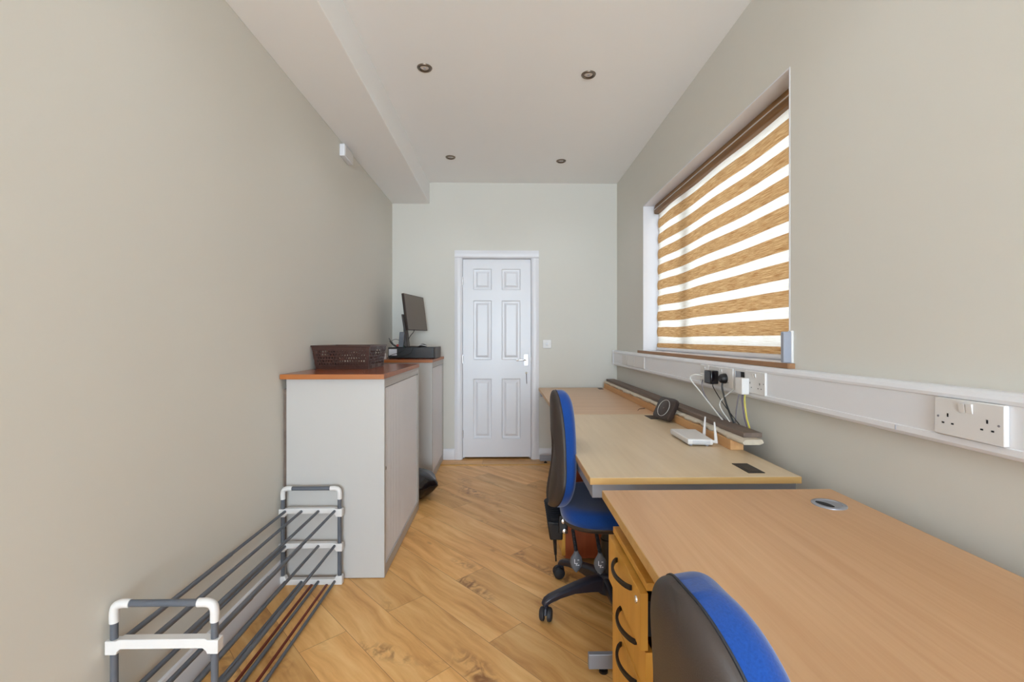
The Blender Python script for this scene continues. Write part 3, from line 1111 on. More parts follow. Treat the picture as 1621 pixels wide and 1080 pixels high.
for (a, b_, c, d) in ((xt0 - 0.006, xt1 + 0.006, yt0 - 0.006, yt0 + 0.004), (xt0 - 0.006, xt1 + 0.006, yt1 - 0.004, yt1 + 0.006),
                      (xt0 - 0.006, xt0 + 0.004, yt0, yt1), (xt1 - 0.004, xt1 + 0.006, yt0, yt1)):
    m.box(a, b_, c, d, bz1 - 0.009, bz1)
m.build('rim', M['basket'], bk, bevel=0.003)

# ------------------------------------------------------------------ computer on the far cabinet
ZT = 1.0285
pc = thing('desktop_computer', 'flat black desktop computer lying on the far cabinet', 'computer', (-0.8, 4.2, ZT))
MB().box(-1.015, -0.612, 4.02, 4.36, ZT + 0.003, ZT + 0.098).build('case', M['black'], pc, bevel=0.003)
MB().box(-0.611, -0.600, 4.02, 4.36, ZT + 0.002, ZT + 0.1).build('front_bezel', M['monitor'], pc, bevel=0.002)
MB().box(-1.008, -0.938, 4.018, 4.0205, ZT + 0.026, ZT + 0.083).build('sticker', M['paper'], pc, smooth=False)
m = MB()
for i in range(6):
    m.box(-0.78, -0.63, 4.018, 4.02, ZT + 0.02 + i * 0.012, ZT + 0.026 + i * 0.012)
m.build('vent_slots', M['monitor'], pc, smooth=False)
for (a, b_) in ((-1.0, 4.04), (-0.63, 4.04), (-1.0, 4.33), (-0.63, 4.33)):
    MB().lathe([(0.01, ZT - 0.0005), (0.01, ZT + 0.004)], a, b_, 12).build('foot', M['rubber'], pc)
PZ = ZT + 0.099
mo = thing('computer_monitor', 'dark flat monitor turned sideways on top of the desktop computer', 'monitor', (-0.86, 4.2, PZ))
TL, TR_, BR_, BL_ = Vector((-0.872, 3.985, 1.602)), Vector((-0.778, 4.43, 1.602)), Vector((-0.738, 4.43, 1.28)), Vector((-0.832, 3.985, 1.28))
nrm = (TR_ - TL).cross(BL_ - TL).normalized()
if nrm.x > 0:
    nrm = -nrm


def slab(m, a, b_, c, d, n, t0, t1):
    m.loft([[p + n * t0 for p in (a, b_, c, d)], [p + n * t1 for p in (a, b_, c, d)]])


m = MB()
slab(m, TL, TR_, BR_, BL_, nrm, 0.0, 0.022)
mb = m.build('housing', M['monitor'], mo, bevel=0.003)
cen = (TL + TR_ + BR_ + BL_) / 4
q = [cen + (p - cen) * 0.965 for p in (TL, TR_, BR_, BL_)]
m = MB()
slab(m, q[0], q[1], q[2], q[3], -nrm, -0.001, 0.0012)
m.build('screen', M['screen'], mo, smooth=False)
m = MB()
cb = cen + nrm * 0.03
m.box(cb.x - 0.035, cb.x - 0.008, cb.y - 0.05, cb.y + 0.05, 1.37, 1.47)
m.build('rear_housing', M['monitor'], mo, bevel=0.008)
m = MB()
m.loft([[(-0.875, 4.02, PZ + 0.006), (-0.845, 4.02, PZ + 0.006), (-0.845, 4.13, PZ + 0.006), (-0.875, 4.13, PZ + 0.006)],
        [(-0.885, 4.03, 1.30), (-0.862, 4.03, 1.30), (-0.862, 4.12, 1.30), (-0.885, 4.12, 1.30)],
        [(-0.905, 4.04, 1.42), (-0.885, 4.04, 1.42), (-0.885, 4.12, 1.42), (-0.905, 4.12, 1.42)]])
m.box(-0.90, -0.862, 4.05, 4.20, 1.37, 1.41)
m.build('stand_column', M['monitor'], mo, bevel=0.004)
MB().box(-0.95, -0.75, 4.03, 4.25, PZ - 0.0005, PZ + 0.008).build('stand_base', M['monitor'], mo, bevel=0.003)
MB().tube(smoothpath([(-0.80, 4.1, 1.285), (-0.81, 4.1, 1.26), (-0.835, 4.1, 1.23), (-0.855, 4.09, 1.19)]), 0.003, 8).build('cable', M['black'], mo)
# power brick
t = thing('power_brick', 'dark grey power supply block standing against the monitor stand', 'adapter', (-0.885, 3.99, PZ))
m = MB()
m.loft([[(-0.918, 3.985, PZ + 0.021), (-0.876, 3.985, PZ + 0.021), (-0.876, 4.012, PZ + 0.021), (-0.918, 4.012, PZ + 0.021)],
        [(-0.908, 3.985, PZ + 0.155), (-0.866, 3.985, PZ + 0.155), (-0.866, 4.012, PZ + 0.155), (-0.908, 4.012, PZ + 0.155)]])
mm = MB().add(m, Matrix.Translation((0, 0.003, -0.021)))
mm.build('case', M['slate'], t, bevel=0.004)
MB().tube(smoothpath([(-0.89, 4.0, PZ + 0.006), (-0.92, 3.995, PZ + 0.004), (-0.96, 4.03, PZ + 0.01), (-1.0, 4.05, PZ + 0.04), (-1.01, 4.06, PZ + 0.055)]), 0.003, 8).build('cord', M['black'], t)
t = thing('cable_bundle', 'loose tangle of dark cables with a red connector on the computer', 'cables', (-0.93, 4.01, PZ))
MB().box(-0.945, -0.905, 4.03, 4.06, PZ + 0.001, PZ + 0.026).build('red_connector', M['red'], t, bevel=0.004)
MB().box(-0.90, -0.872, 4.025, 4.05, PZ + 0.001, PZ + 0.022).build('green_connector', M['green'], t, bevel=0.003)
m = MB()
m.tube(smoothpath([(-0.945, 4.045, PZ + 0.012), (-0.975, 4.05, PZ + 0.03), (-0.99, 4.05, PZ + 0.055), (-0.96, 4.06, PZ + 0.07), (-0.92, 4.06, PZ + 0.06)]), 0.0022, 8)
m.tube(smoothpath([(-0.95, 4.04, PZ + 0.012), (-0.98, 4.05, PZ + 0.025), (-1.02, 4.07, PZ + 0.08)]), 0.003, 8)
m.tube(smoothpath([(-0.87, 4.035, PZ + 0.012), (-0.86, 4.008, PZ - 0.01), (-0.90, 4.006, PZ - 0.04), (-0.96, 4.006, PZ - 0.06), (-1.0, 4.006, PZ - 0.075)]), 0.0022, 8)
m.tube(smoothpath([(-0.80, 4.03, PZ + 0.004), (-0.80, 4.008, PZ - 0.02), (-0.83, 4.006, PZ - 0.06), (-0.92, 4.006, PZ - 0.085)]), 0.0022, 8)
m.build('cables', M['black'], t)
t = thing('computer_mouse', 'small dark mouse with pale trim on the right of the computer', 'mouse', (-0.72, 4.09, PZ))
secs = []
for i in range(9):
    u = i / 8
    w = 0.031 * math.sin(PI * min(max(u, 0.06), 0.94)) ** 0.5
    h = 0.030 * math.sin(PI * min(max(u * 0.85 + 0.1, 0.05), 0.95))
    x = -0.765 + 0.09 * u
    secs.append([(x, 4.09 + w * math.cos(a * PI / 8 * 1.0), PZ + 0.001 + h * math.sin(a * PI / 8)) for a in range(9)])
MB().loft(secs).build('shell', M['black_gloss'], t, angle=60)
MB().tube(smoothpath([(-0.762, 4.06, PZ + 0.012), (-0.735, 4.054, PZ + 0.020), (-0.70, 4.056, PZ + 0.014), (-0.675, 4.07, PZ + 0.006)]), 0.003, 8).build('pale_trim', M['white'], t)
t = thing('white_plug_adapter', 'small white rounded plug lying between the basket and the computer', 'plug', (-1.045, 3.98, ZT))
MB().lathe([(0.0005, 3.96), (0.020, 3.962), (0.026, 3.972), (0.026, 3.995), (0.020, 4.005), (0.0005, 4.006)], -1.047, ZT + 0.030, 20, 'Y').box(-1.07, -1.02, 3.965, 4.0, ZT, ZT + 0.02).build('body', M['white'], t)

# ------------------------------------------------------------------ shoe rack
rk = thing('shoe_rack', 'slate grey and white three-tier tube shoe rack standing by the left wall', 'shoe rack', (-0.945, 1.75, 0))
RX0, RX1 = -1.082, -0.806
RYN, RYF = 1.285, 2.252
tiers = (0.012, 0.182, 0.352)
RT = 0.468
for y in (RYN, RYF):
    fr = MB()
    # uprights and handle tube (slate)
    for x in (RX0, RX1):
        fr.tube([(x, y, 0.02), (x, y, RT - 0.03)], 0.0095, 16)
    fr.tube([(RX0 + 0.02, y, RT), (RX1 - 0.02, y, RT)], 0.0095, 16)
    fr.build('end_frame', M['slate'], rk)
    for (x, sx) in ((RX0, 1), (RX1, -1)):
        MB().tube(smoothpath([(x, y, RT - 0.052), (x, y, RT - 0.022), (x + sx * 0.006, y, RT - 0.006), (x + sx * 0.022, y, RT), (x + sx * 0.045, y, RT)], 6), 0.0118, 16).build('corner_elbow', M['white'], rk)
    for k, z in enumerate(tiers):
        # bar with deeper ends that clamp the uprights
        a, b_ = RX0 - 0.016, RX1 + 0.016
        zc = z + 0.006
        if k == 0:
            poly = [(a, 0.0), (b_, 0.0), (b_, 0.042), (b_ - 0.03, 0.042), (b_ - 0.036, 0.027), (a + 0.036, 0.027), (a + 0.03, 0.042), (a, 0.042)]
        else:
            poly = [(a, zc - 0.026), (a + 0.030, zc - 0.026), (a + 0.033, zc - 0.018), (a + 0.042, zc - 0.010), (b_ - 0.042, zc - 0.010), (b_ - 0.033, zc - 0.018),
                    (b_ - 0.030, zc - 0.026), (b_, zc - 0.026), (b_, zc + 0.012), (b_ - 0.03, zc + 0.012), (b_ - 0.036, zc + 0.016), (a + 0.036, zc + 0.016), (a + 0.03, zc + 0.012), (a, zc + 0.012)]
        MB().prism(poly, y - 0.013, y + 0.013, 'Y').build('cross_bar', M['white'], rk, bevel=0.002)
rodx = [-1.066, -0.987, -0.905, -0.826]
for k, z in enumerate(tiers):
    for i, x in enumerate(rodx):
        zz = 0.016 if k == 0 else z + 0.008
        ym = 1.62 if (i + k) % 2 else 1.80
        m = MB().tube([(x, RYN + 0.012, zz), (x, ym, zz)], 0.0082, 12)
        m.tube([(x, ym, zz), (x, RYF - 0.012, zz)], 0.0066, 12)
        m.build('rod', M['slate'], rk)
# two dark red strips lying on the floor under the rack
for i, (x, lab) in enumerate(((-0.942, 'dark red wooden strip on the floor under the rack, the one nearer the wall'),
                              (-0.868, 'dark red wooden strip on the floor under the rack, the one nearer the room'))):
    tag(MB().box(x, x + 0.010, 1.0, 2.27, 0.0, 0.005).build('floor_strip', M['red_strip'], None, smooth=False), lab, 'strip', 'dark red strips under the shoe rack')

# wooden batten standing between cabinet and wall
tag(MB().box(-1.1035, -1.088, 2.305, 2.34, 0.109, 0.95).build('wooden_batten', M['greyboard'], None, smooth=False), 'narrow brown wooden batten standing between the near cabinet and the wall', 'batten')

# ------------------------------------------------------------------ black bag between the cabinets
bag = MB()
secs = []
NB = 20
for i in range(NB + 1):
    v = i / NB
    # height profile of a slumped shiny sack leaning out of the gap
    z = 0.22 * v
    r = 0.165 * math.sqrt(1 - 0.8 * (2 * v - 0.95) ** 2)
    if v > 0.8:
        r *= math.sqrt(max(0, 1 - ((v - 0.8) / 0.2) ** 2)) * 0.9 + 0.1
    ring = []
    for j in range(28):
        a = 2 * PI * j / 28
        f = 1 + 0.05 * math.sin(5 * a + 6 * v) + 0.035 * math.sin(9 * a - 4 * v) + 0.02 * math.sin(17 * a + 9 * v)
        ring.append((-0.70 + r * f * math.cos(a) * 0.98 + 0.04 * (1 - abs(2 * v - 0.9)), 3.47 + r * f * math.sin(a) * 1.02, 0.001 + z))
    secs.append(ring)
bag.loft(secs)
bo = bag.build('black_bag', M['black_gloss'], None, angle=70)
tag(bo, 'shiny black bag slumped on the floor in the gap between the two cabinets', 'bag')

# ------------------------------------------------------------------ desks


def desk_top(t, x0, x1, y0, y1, zt, th, mat, edgemat):
    MB().box(x0 + 0.0015, x1 - 0.0015, y0 + 0.0015, y1 - 0.0015, zt - th, zt).build('desktop', mat, t, bevel=0.001)
    z0, z1, e = zt - th + 0.0005, zt - 0.0008, 0.0015
    m = MB()
    m.loft([[(a, c, z0), (b_, c, z0), (b_, d, z0), (a, d, z0)] for a, b_, c, d in ((x0 + e, x1 - e, y0 + e, y1 - e),)] +
           [[(a, c, z) for a, c in ((x0, y0), (x1, y0), (x1, y1), (x0, y1))] for z in (z0, z1)] +
           [[(a, c, z1) for a, c in ((x0 + e, y0 + e), (x1 - e, y0 + e), (x1 - e, y1 - e), (x0 + e, y1 - e))]], False, True)
    m.build('edging', edgemat, t, smooth=False)


def c_leg(t, x0, x1, yc, zt, fo=0.0):
    """cantilever leg: top beam, upright, long foot with pads"""
    m = MB()
    m.box(x0, x1, yc - 0.0325, yc + 0.0225, zt - 0.05, zt)
    m.box(x1 - 0.16, x1 - 0.08, yc - 0.02, yc + 0.02 + fo, 0.07, zt - 0.05)
    m.box(x0 - 0.006, x1 - 0.02, yc + fo - 0.043, yc + fo - 0.022, 0.020, 0.072)
    m.box(x1 - 0.17, x1 - 0.07, yc + fo - 0.02, yc + fo + 0.02, 0.020, 0.076)
    l = m.build('leg', M['silver'], t, bevel=0.002)
    for x in (x0 + 0.05, x1 - 0.05):
        MB().lathe([(0.016, 0.0), (0.016, 0.008), (0.006, 0.010), (0.006, 0.022)], x, yc + fo - 0.027, 16).build('foot_pad', M['black'], l)
    return l


# middle desk
D2 = thing('office_desk', 'pale beech desk in the middle with the white router on it', 'desk', (0.645, 2.2, 0))
desk_top(D2, 0.301, 1.045, 1.575, 2.898, 0.72, 0.024, M['desk_b'], M['edge'])
c_leg(D2, 0.311, 1.035, 1.622, 0.6955, 0.0425)
c_leg(D2, 0.311, 1.035, 2.85, 0.6955)
MB().box(0.311, 0.340, 1.645, 2.817, 0.648, 0.6955).build('side_rail', M['silver'], D2, bevel=0.001)
MB().box(0.90, 0.918, 1.65, 2.82, 0.30, 0.6955).build('modesty_panel', M['desk_b'], D2, smooth=False)
pt = MB().box(0.882, 0.942, 1.620, 1.742, 0.7195, 0.7225).build('cable_port', M['black'], D2, bevel=0.001)
m = MB()
m.box(0.893, 0.931, 1.632, 1.70, 0.7225, 0.7232)
m.build('port_flap', M['monitor'], pt, smooth=False)
pt2 = MB().box(0.885, 0.945, 2.72, 2.84, 0.7195, 0.7225).build('cable_port', M['black'], D2, bevel=0.001)
# far desk
D3 = thing('office_desk', 'tan desk at the far end against the white door wall', 'desk', (0.69, 3.7, 0))
desk_top(D3, 0.345, 1.045, 2.903, 4.47, 0.72, 0.027, M['desk_c'], M['edge'])
c_leg(D3, 0.357, 1.03, 2.96, 0.6925)
c_leg(D3, 0.357, 1.03, 4.43, 0.6925)
MB().box(0.95, 0.968, 3.0, 4.39, 0.30, 0.6925).build('modesty_panel', M['desk_c'], D3, smooth=False)
MB().box(0.915, 0.955, 4.32, 4.42, 0.7195, 0.7225).build('cable_port', M['black'], D3, bevel=0.001)
# near desk
D1 = thing('office_desk', 'wide light oak desk nearest the camera with a round cable grommet', 'desk', (0.69, 0.6, 0))
desk_top(D1, 0.315, 1.055, -0.15, 1.448, 0.72, 0.026, M['desk_a'], M['edge'])
c_leg(D1, 0.45, 1.04, 1.405, 0.6935)
c_leg(D1, 0.335, 1.04, -0.10, 0.6935)
MB().box(0.95, 0.968, -0.06, 1.37, 0.30, 0.6935).build('modesty_panel', M['desk_a'], D1, smooth=False)
gx, gy = 0.950, 1.310
m = MB()
m.loft([[(gx + r_ * math.cos(2 * PI * j / 40), gy + r_ * math.sin(2 * PI * j / 40), h) for j in range(40)] for (r_, h) in
        ((0.045, 0.7195), (0.0445, 0.7225), (0.042, 0.724), (0.035, 0.724), (0.033, 0.7215))], False)
gr = m.build('cable_grommet', M['silver'], D1)
m = MB()
ring = [(gx + 0.0345 * math.cos(2 * PI * j / 40), gy + 0.0345 * math.sin(2 * PI * j / 40)) for j in range(40)]
m.prism(ring, 0.7202, 0.7222, 'Z')
m.build('grommet_cap', M['silver'], gr)
slot = []
for j in range(24):
    a = 2 * PI * j / 24
    ca, sa = math.cos(a), math.sin(a)
    u, v = 0.015 * ca, 0.028 * sa
    slot.append((gx - 0.014 + u * 0.8 - v * 0.35, gy - 0.002 + u * 0.3 + v * 0.9))
MB().prism(slot, 0.7221, 0.7228, 'Z').build('cable_slot', M['dark_gap'], gr, smooth=False)

# ------------------------------------------------------------------ pedestal under the near desk
pdn = thing('drawer_pedestal', 'beech drawer pedestal with black bow handles under the near desk', 'drawers', (0.6, 1.21, 0))
px0, px1, py0, py1, pz1 = 0.350, 0.90, 1.050, 1.372, 0.636
m = MB()
m.box(px0, px1, py0, py0 + 0.018, 0.05, pz1 - 0.018)
m.box(px0, px1, py1 - 0.018, py1, 0.05, pz1 - 0.018)
m.box(px1 - 0.018, px1, py0 + 0.018, py1 - 0.018, 0.05, pz1 - 0.018)
m.box(px0, px1, py0 + 0.018, py1 - 0.018, 0.05, 0.068)
m.build('carcass', M['ped_side'], pdn, bevel=0.001)
MB().box(px0 - 0.018, px1, py0, py1, pz1 - 0.018, pz1).build('top_panel', M['ped'], pdn, bevel=0.001)


def bow_handle(parent, x, y0, y1, z, out=0.026):
    pts = []
    for i in range(15):
        u = i / 14
        pts.append((x - out * math.sin(PI * u) ** 0.7 - 0.002, y0 + (y1 - y0) * u, z - 0.0 * math.sin(PI * u)))
    secs = []
    for i, p in enumerate(pts):
        u = i / 14
        h = 0.0065 - 0.002 * math.sin(PI * u)
        w = 0.004
        secs.append([(p[0] - w, p[1], p[2] - h), (p[0] + w, p[1], p[2] - h), (p[0] + w, p[1], p[2] + h), (p[0] - w, p[1], p[2] + h)])
    return MB().loft(secs).build('handle', M['black'], parent, bevel=0.001)


for (dx, z0, z1, hz) in ((0.012, 0.478, 0.612, 0.587), (0.0, 0.377, 0.474, 0.452), (0.0, 0.06, 0.373, 0.352)):
    f0 = px0 - 0.020 - dx
    dd = MB().box(f0, f0 + 0.018, py0 + 0.001, py1 - 0.001, z0, z1).build('drawer', M['ped'], pdn, bevel=0.001)
    if dx:
        MB().box(f0 + 0.018, f0 + 0.20, py0 + 0.022, py1 - 0.022, z0 + 0.02, z1 - 0.03).build('drawer_box', M['dark_gap'], dd, smooth=False)
        MB().lathe([(0.0005, f0 - 0.003), (0.0085, f0 - 0.003), (0.0095, f0 + 0.001)], py0 + 0.034, z1 - 0.032, 20, 'X').build('lock', M['chrome'], dd)
    bow_handle(dd, f0, py0 + 0.070, py0 + 0.215, hz)
for (a, b_) in ((px0 + 0.05, py0 + 0.05), (px1 - 0.05, py0 + 0.05), (px0 + 0.05, py1 - 0.05), (px1 - 0.05, py1 - 0.05)):
    MB().lathe([(0.0005, a - 0.010), (0.022, a - 0.010), (0.022, a + 0.010), (0.0005, a + 0.010)], b_, 0.022, 20, 'X').box(a - 0.012, a + 0.012, b_ - 0.012, b_ + 0.012, 0.024, 0.05).build('castor', M['black'], pdn)

# red-brown pedestal behind the chair
p2 = thing('drawer_pedestal', 'red-brown pedestal on the floor behind the blue swivel chair', 'drawers', (0.6, 2.65, 0))
MB().box(0.330, 0.87, 2.42, 2.80, 0.03, 0.52).build('carcass', M['cherry'], p2, bevel=0.002)
for (z0, z1) in ((0.045, 0.26), (0.264, 0.385), (0.389, 0.51)):
    d_ = MB().box(0.312, 0.330, 2.422, 2.798, z0, z1).build('drawer', M['ped'], p2, bevel=0.001)
    bow_handle(d_, 0.312, 2.54, 2.68, z1 - 0.03)
for (a, b_) in ((0.38, 2.47), (0.82, 2.47), (0.38, 2.75), (0.82, 2.75)):
    MB().lathe([(0.02, 0.0), (0.02, 0.03)], a, b_, 16).build('castor', M['black'], p2)

# ------------------------------------------------------------------ swivel chair (local frame: faces +x, column on the origin)


def sstep(a, b_, x):
    t = min(1, max(0, (x - a) / (b_ - a)))
    return t * t * (3 - 2 * t)


def make_chair(label):
    t = thing('swivel_chair', label, 'chair', (0, 0, 0))
    # backrest
    ZB, ZTP = 0.458, 0.972
    H = ZTP - ZB

    def halfw(v):
        base = 0.150 + 0.062 * sstep(-0.1, 0.28, v) - 0.118 * max(0.0, v - 0.26) / 0.74 * sstep(0.2, 0.5, v)
        e = abs(2 * v - 1)
        return base * max(0.0, 1 - e ** 5.5) ** 0.5

    def spine(v):     # x position of the rim plane, lumbar curve
        return -0.262 + 0.026 * math.sin(PI * (v - 0.02) * 0.95) + 0.016 * v * v

    def surf(side, depth, nu=52, nv=64, recess=False, rimoff=0.0):
        secs = []
        for i in range(nv + 1):
            v = 0.5 - 0.5 * math.cos(PI * i / nv)
            v = 0.002 + 0.996 * v
            w = halfw(v)
            row = []
            for j in range(nu + 1):
                u = -math.cos(PI * j / nu)
                prof_ = max(0.0, 1 - abs(u) ** 3.2) ** 0.5
                endf = max(0.0, 1 - abs(2 * v - 1) ** 8) ** 0.5
                d_ = depth * prof_ * endf
                if recess:
                    r_ = math.hypot(u * 1.28, (v - 0.30) / 0.36)
                    d_ -= 0.017 * (1 - sstep(0.88, 1.0, r_)) * endf
                x = spine(v) + 0.026 * u * u * (w / 0.21) + side * d_ + rimoff
                row.append((x, u * w, ZB + H * v))
            secs.append(row)
        return secs

    def skin(rows_a, rows_b):
        m = MB()
        nv = len(rows_a)
        nu = len(rows_a[0])
        for rows in (rows_a, rows_b):
            n = len(m.v)
            for r_ in rows:
                m.v += r_
            for i in range(nv - 1):
                for j in range(nu - 1):
                    a = n + i * nu + j
                    m.f.append((a, a + 1, a + nu + 1, a + nu))
        # rim strips
        n2 = nv * nu
        bnd = [(0, j) for j in range(nu)] + [(i, nu - 1) for i in range(1, nv)] + [(nv - 1, j) for j in range(nu - 2, -1, -1)] + [(i, 0) for i in range(nv - 2, 0, -1)]
        for k in range(len(bnd)):
            a = bnd[k][0] * nu + bnd[k][1]
            b_ = bnd[(k + 1) % len(bnd)][0] * nu + bnd[(k + 1) % len(bnd)][1]
            m.f.append((a, b_, b_ + n2, a + n2))
        return m

    back = skin(surf(-1, 0.026, recess=True), surf(-1, 0.0, rimoff=0.006))
    bs = back.build('back_shell', M['shell'], t, angle=50)
    cush = skin(surf(1, 0.0, rimoff=0.005), surf(1, 0.046, rimoff=0.028))
    cush.build('back_cushion', M['blue'], t, angle=60)
    # seam piping between the two
    pts = []
    for i in range(0, 41):
        v = 0.002 + 0.996 * (0.5 - 0.5 * math.cos(PI * i / 40))
        pts.append((spine(v) + 0.026 * (halfw(v) / 0.21) + 0.0055, halfw(v), ZB + H * v))
    for i in range(40, -1, -1):
        v = 0.002 + 0.996 * (0.5 - 0.5 * math.cos(PI * i / 40))
        pts.append((spine(v) + 0.026 * (halfw(v) / 0.21) + 0.0055, -halfw(v), ZB + H * v))
    MB().tube(pts, 0.0021, 6).build('piping', M['rubber'], bs)
    # seat cushion and pan
    def seat_ring(s_, z, n=48):
        out = []
        for j in range(n):
            a = 2 * PI * j / n
            ca, sa = math.cos(a), math.sin(a)
            e = 0.55
            x = 0.015 + 0.232 * s_ * math.copysign(abs(ca) ** e, ca)
            y = 0.232 * s_ * math.copysign(abs(sa) ** e, sa) * (1 + 0.04 * ca)
            out.append((x, y, z - (0.018 if x > 0.15 else 0) * sstep(0.15, 0.25, x)))
        return out
    m = MB().loft([seat_ring(0.95, 0.428), seat_ring(1.0, 0.436), seat_ring(1.015, 0.455), seat_ring(1.0, 0.476), seat_ring(0.95, 0.490), seat_ring(0.8, 0.494), seat_ring(0.5, 0.488), seat_ring(0.1, 0.484)])
    m.build('seat_cushion', M['blue'], t, angle=60)
    m = MB().loft([seat_ring(0.55, 0.398), seat_ring(0.85, 0.403), seat_ring(0.97, 0.415), seat_ring(0.995, 0.428), seat_ring(0.99, 0.434), seat_ring(0.6, 0.434)])
    m.build('seat_pan', M['shell'], t, angle=50)
    # mechanism
    m = MB()
    m.box(-0.10, 0.09, -0.055, 0.055, 0.352, 0.40)
    m.box(-0.250, -0.09, -0.026, 0.026, 0.362, 0.384)
    mech = m.build('tilt_mechanism', M['black'], t, bevel=0.006)
    m = MB()
    m.loft([[(-0.262, -0.034, 0.305), (-0.205, -0.034, 0.305), (-0.205, 0.034, 0.305), (-0.262, 0.034, 0.305)],
            [(-0.275, -0.040, 0.39), (-0.205, -0.040, 0.39), (-0.205, 0.040, 0.39), (-0.275, 0.040, 0.39)]])
    m.build('back_bracket', M['black'], t, bevel=0.006)
    secs = []
    nr = 10
    for i in range(nr * 2 + 1):
        v = i / (nr * 2)
        z = 0.372 + 0.10 * v
        k_ = (1.0 if i % 2 else 0.82)
        a_, b_ = (0.036 + 0.010 * v) * k_, (0.043 + 0.018 * v) * k_
        cx = -0.236 - 0.006 * v
        secs.append([(cx + a_ * math.cos(2 * PI * j / 20), b_ * math.sin(2 * PI * j / 20), z) for j in range(20)])
    MB().loft(secs).build('rubber_bellows', M['rubber'], t, angle=20)
    m = MB().tube([(-0.240, -0.018, 0.31), (-0.236, -0.018, 0.235)], [0.009, 0.006], 10).tube([(-0.236, -0.018, 0.24), (-0.234, -0.018, 0.205)], 0.0035, 8)
    m.build('adjuster_rod', M['black'], t)
    for (x, z) in ((-0.205, 0.405), (-0.200, 0.362)):
        MB().lathe([(0.0005, -0.075), (0.010, -0.073), (0.012, -0.066), (0.009, -0.055), (0.009, -0.03)], x, z, 16, 'Y').build('bolt', M['chrome'], mech)
    MB().box(-0.225, -0.185, -0.06, 0.06, 0.345, 0.425).build('hinge_block', M['black'], t, bevel=0.004)
    # levers
    for (x, y) in ((-0.175, -0.190), (-0.080, -0.205)):
        m = MB()
        secs = []
        n = 30
        for i in range(n + 1):
            v = i / n
            r_ = 0.0085 if i % 2 else 0.0065
            secs.append([(x + 0.010 * v + r_ * math.cos(2 * PI * j / 12), y + 0.035 * (1 - v) + r_ * math.sin(2 * PI * j / 12), 0.405 - 0.075 * v) for j in range(12)])
        m.loft(secs)
        lv = m.build('lever', M['rubber'], t, angle=20)
        secs = []
        for (h, w) in ((0.0, 0.008), (0.012, 0.012), (0.026, 0.022), (0.045, 0.026), (0.065, 0.021), (0.080, 0.011), (0.085, 0.004)):
            secs.append([(x + 0.010 + w * math.cos(2 * PI * j / 16), y - 0.002 + 0.008 * math.sin(2 * PI * j / 16), 0.334 - h) for j in range(16)])
        pd_ = MB().loft(secs).build('paddle', M['slate'], lv, angle=60)
        # pale pictogram of a seat with an arrow on the paddle
        m = MB()
        cx, cz, f = x + 0.010, 0.290, y - 0.0105
        m.box(cx - 0.009, cx - 0.006, f, f + 0.001, cz - 0.006, cz + 0.013)
        m.box(cx - 0.009, cx + 0.005, f, f + 0.001, cz - 0.006, cz - 0.003)
        m.box(cx - 0.002, cx + 0.001, f, f + 0.001, cz - 0.014, cz - 0.006)
        m.box(cx + 0.004, cx + 0.011, f, f + 0.001, cz + 0.008, cz + 0.0105)
        m.box(cx + 0.0035, cx + 0.012, f, f + 0.001, cz - 0.013, cz - 0.0105)
        m.build('pictogram', M['paper'], pd_, smooth=False)
    # gas column
    m = MB().lathe([(0.031, 0.13), (0.031, 0.30), (0.027, 0.302), (0.027, 0.36)], 0, 0, 28)
    m.build('gas_column', M['black'], t)
    # star base: first two arm directions match the castors seen
    m = MB().lathe([(0.030, 0.062), (0.046, 0.066), (0.050, 0.115), (0.044, 0.150), (0.037, 0.156), (0.031, 0.158)], 0, 0, 28)
    hub = m.build('base_hub', M['base'], t)
    for k_ in range(5):
        a = R(197.8 - CH_ROT - 72 * k_)
        ca, sa = math.cos(a), math.sin(a)
        secs = []
        for (r_, zt_, zb_, w, w2) in ((0.03, 0.142, 0.075, 0.030, 0.022), (0.09, 0.140, 0.082, 0.027, 0.018), (0.17, 0.126, 0.088, 0.024, 0.016), (0.24, 0.110, 0.080, 0.022, 0.016), (0.285, 0.098, 0.068, 0.021, 0.016),
                                      (0.305, 0.088, 0.060, 0.019, 0.015), (0.318, 0.072, 0.058, 0.013, 0.011)):
            sec = []
            for (yy, zz) in ((-w2, zb_), (w2, zb_), (w, zt_ - 0.008), (w * 0.6, zt_), (-w * 0.6, zt_), (-w, zt_ - 0.008)):
                sec.append((r_ * ca - yy * sa, r_ * sa + yy * ca, zz))
            secs.append(sec)
        MB().loft(secs).build('base_arm', M['base'], t, bevel=0.003, angle=50)
        # castor
        cr = 0.300
        cx, cy = cr * ca, cr * sa
        yaw = a + R(60)
        dx, dy = math.cos(yaw), math.sin(yaw)
        Mx = Matrix.Translation((cx, cy, 0)) @ Matrix.Rotation(yaw, 4, 'Z')
        m = MB()
        for s_ in (-1, 1):
            w_ = MB().lathe([(0.0005, s_ * 0.028), (0.016, s_ * 0.028), (0.025, s_ * 0.024), (0.028, s_ * 0.018), (0.028, s_ * 0.008), (0.022, s_ * 0.006), (0.0005, s_ * 0.006)], 0.016, 0.028, 24, 'Y')
            m.add(w_, Mx)
        cst = m.build('castor', M['rubber'], t)
        m = MB()
        h_ = MB().prism([(-0.012, 0.034), (0.016, 0.024), (0.044, 0.036), (0.032, 0.056), (0.012, 0.064), (-0.008, 0.062)], -0.005, 0.005, 'Y')
        m.add(h_, Mx)
        m.add(MB().tube([(0, 0, 0.05), (0, 0, 0.075)], 0.009, 12), Mx)
        m.build('castor_fork', M['base'], cst, bevel=0.001)
    return t


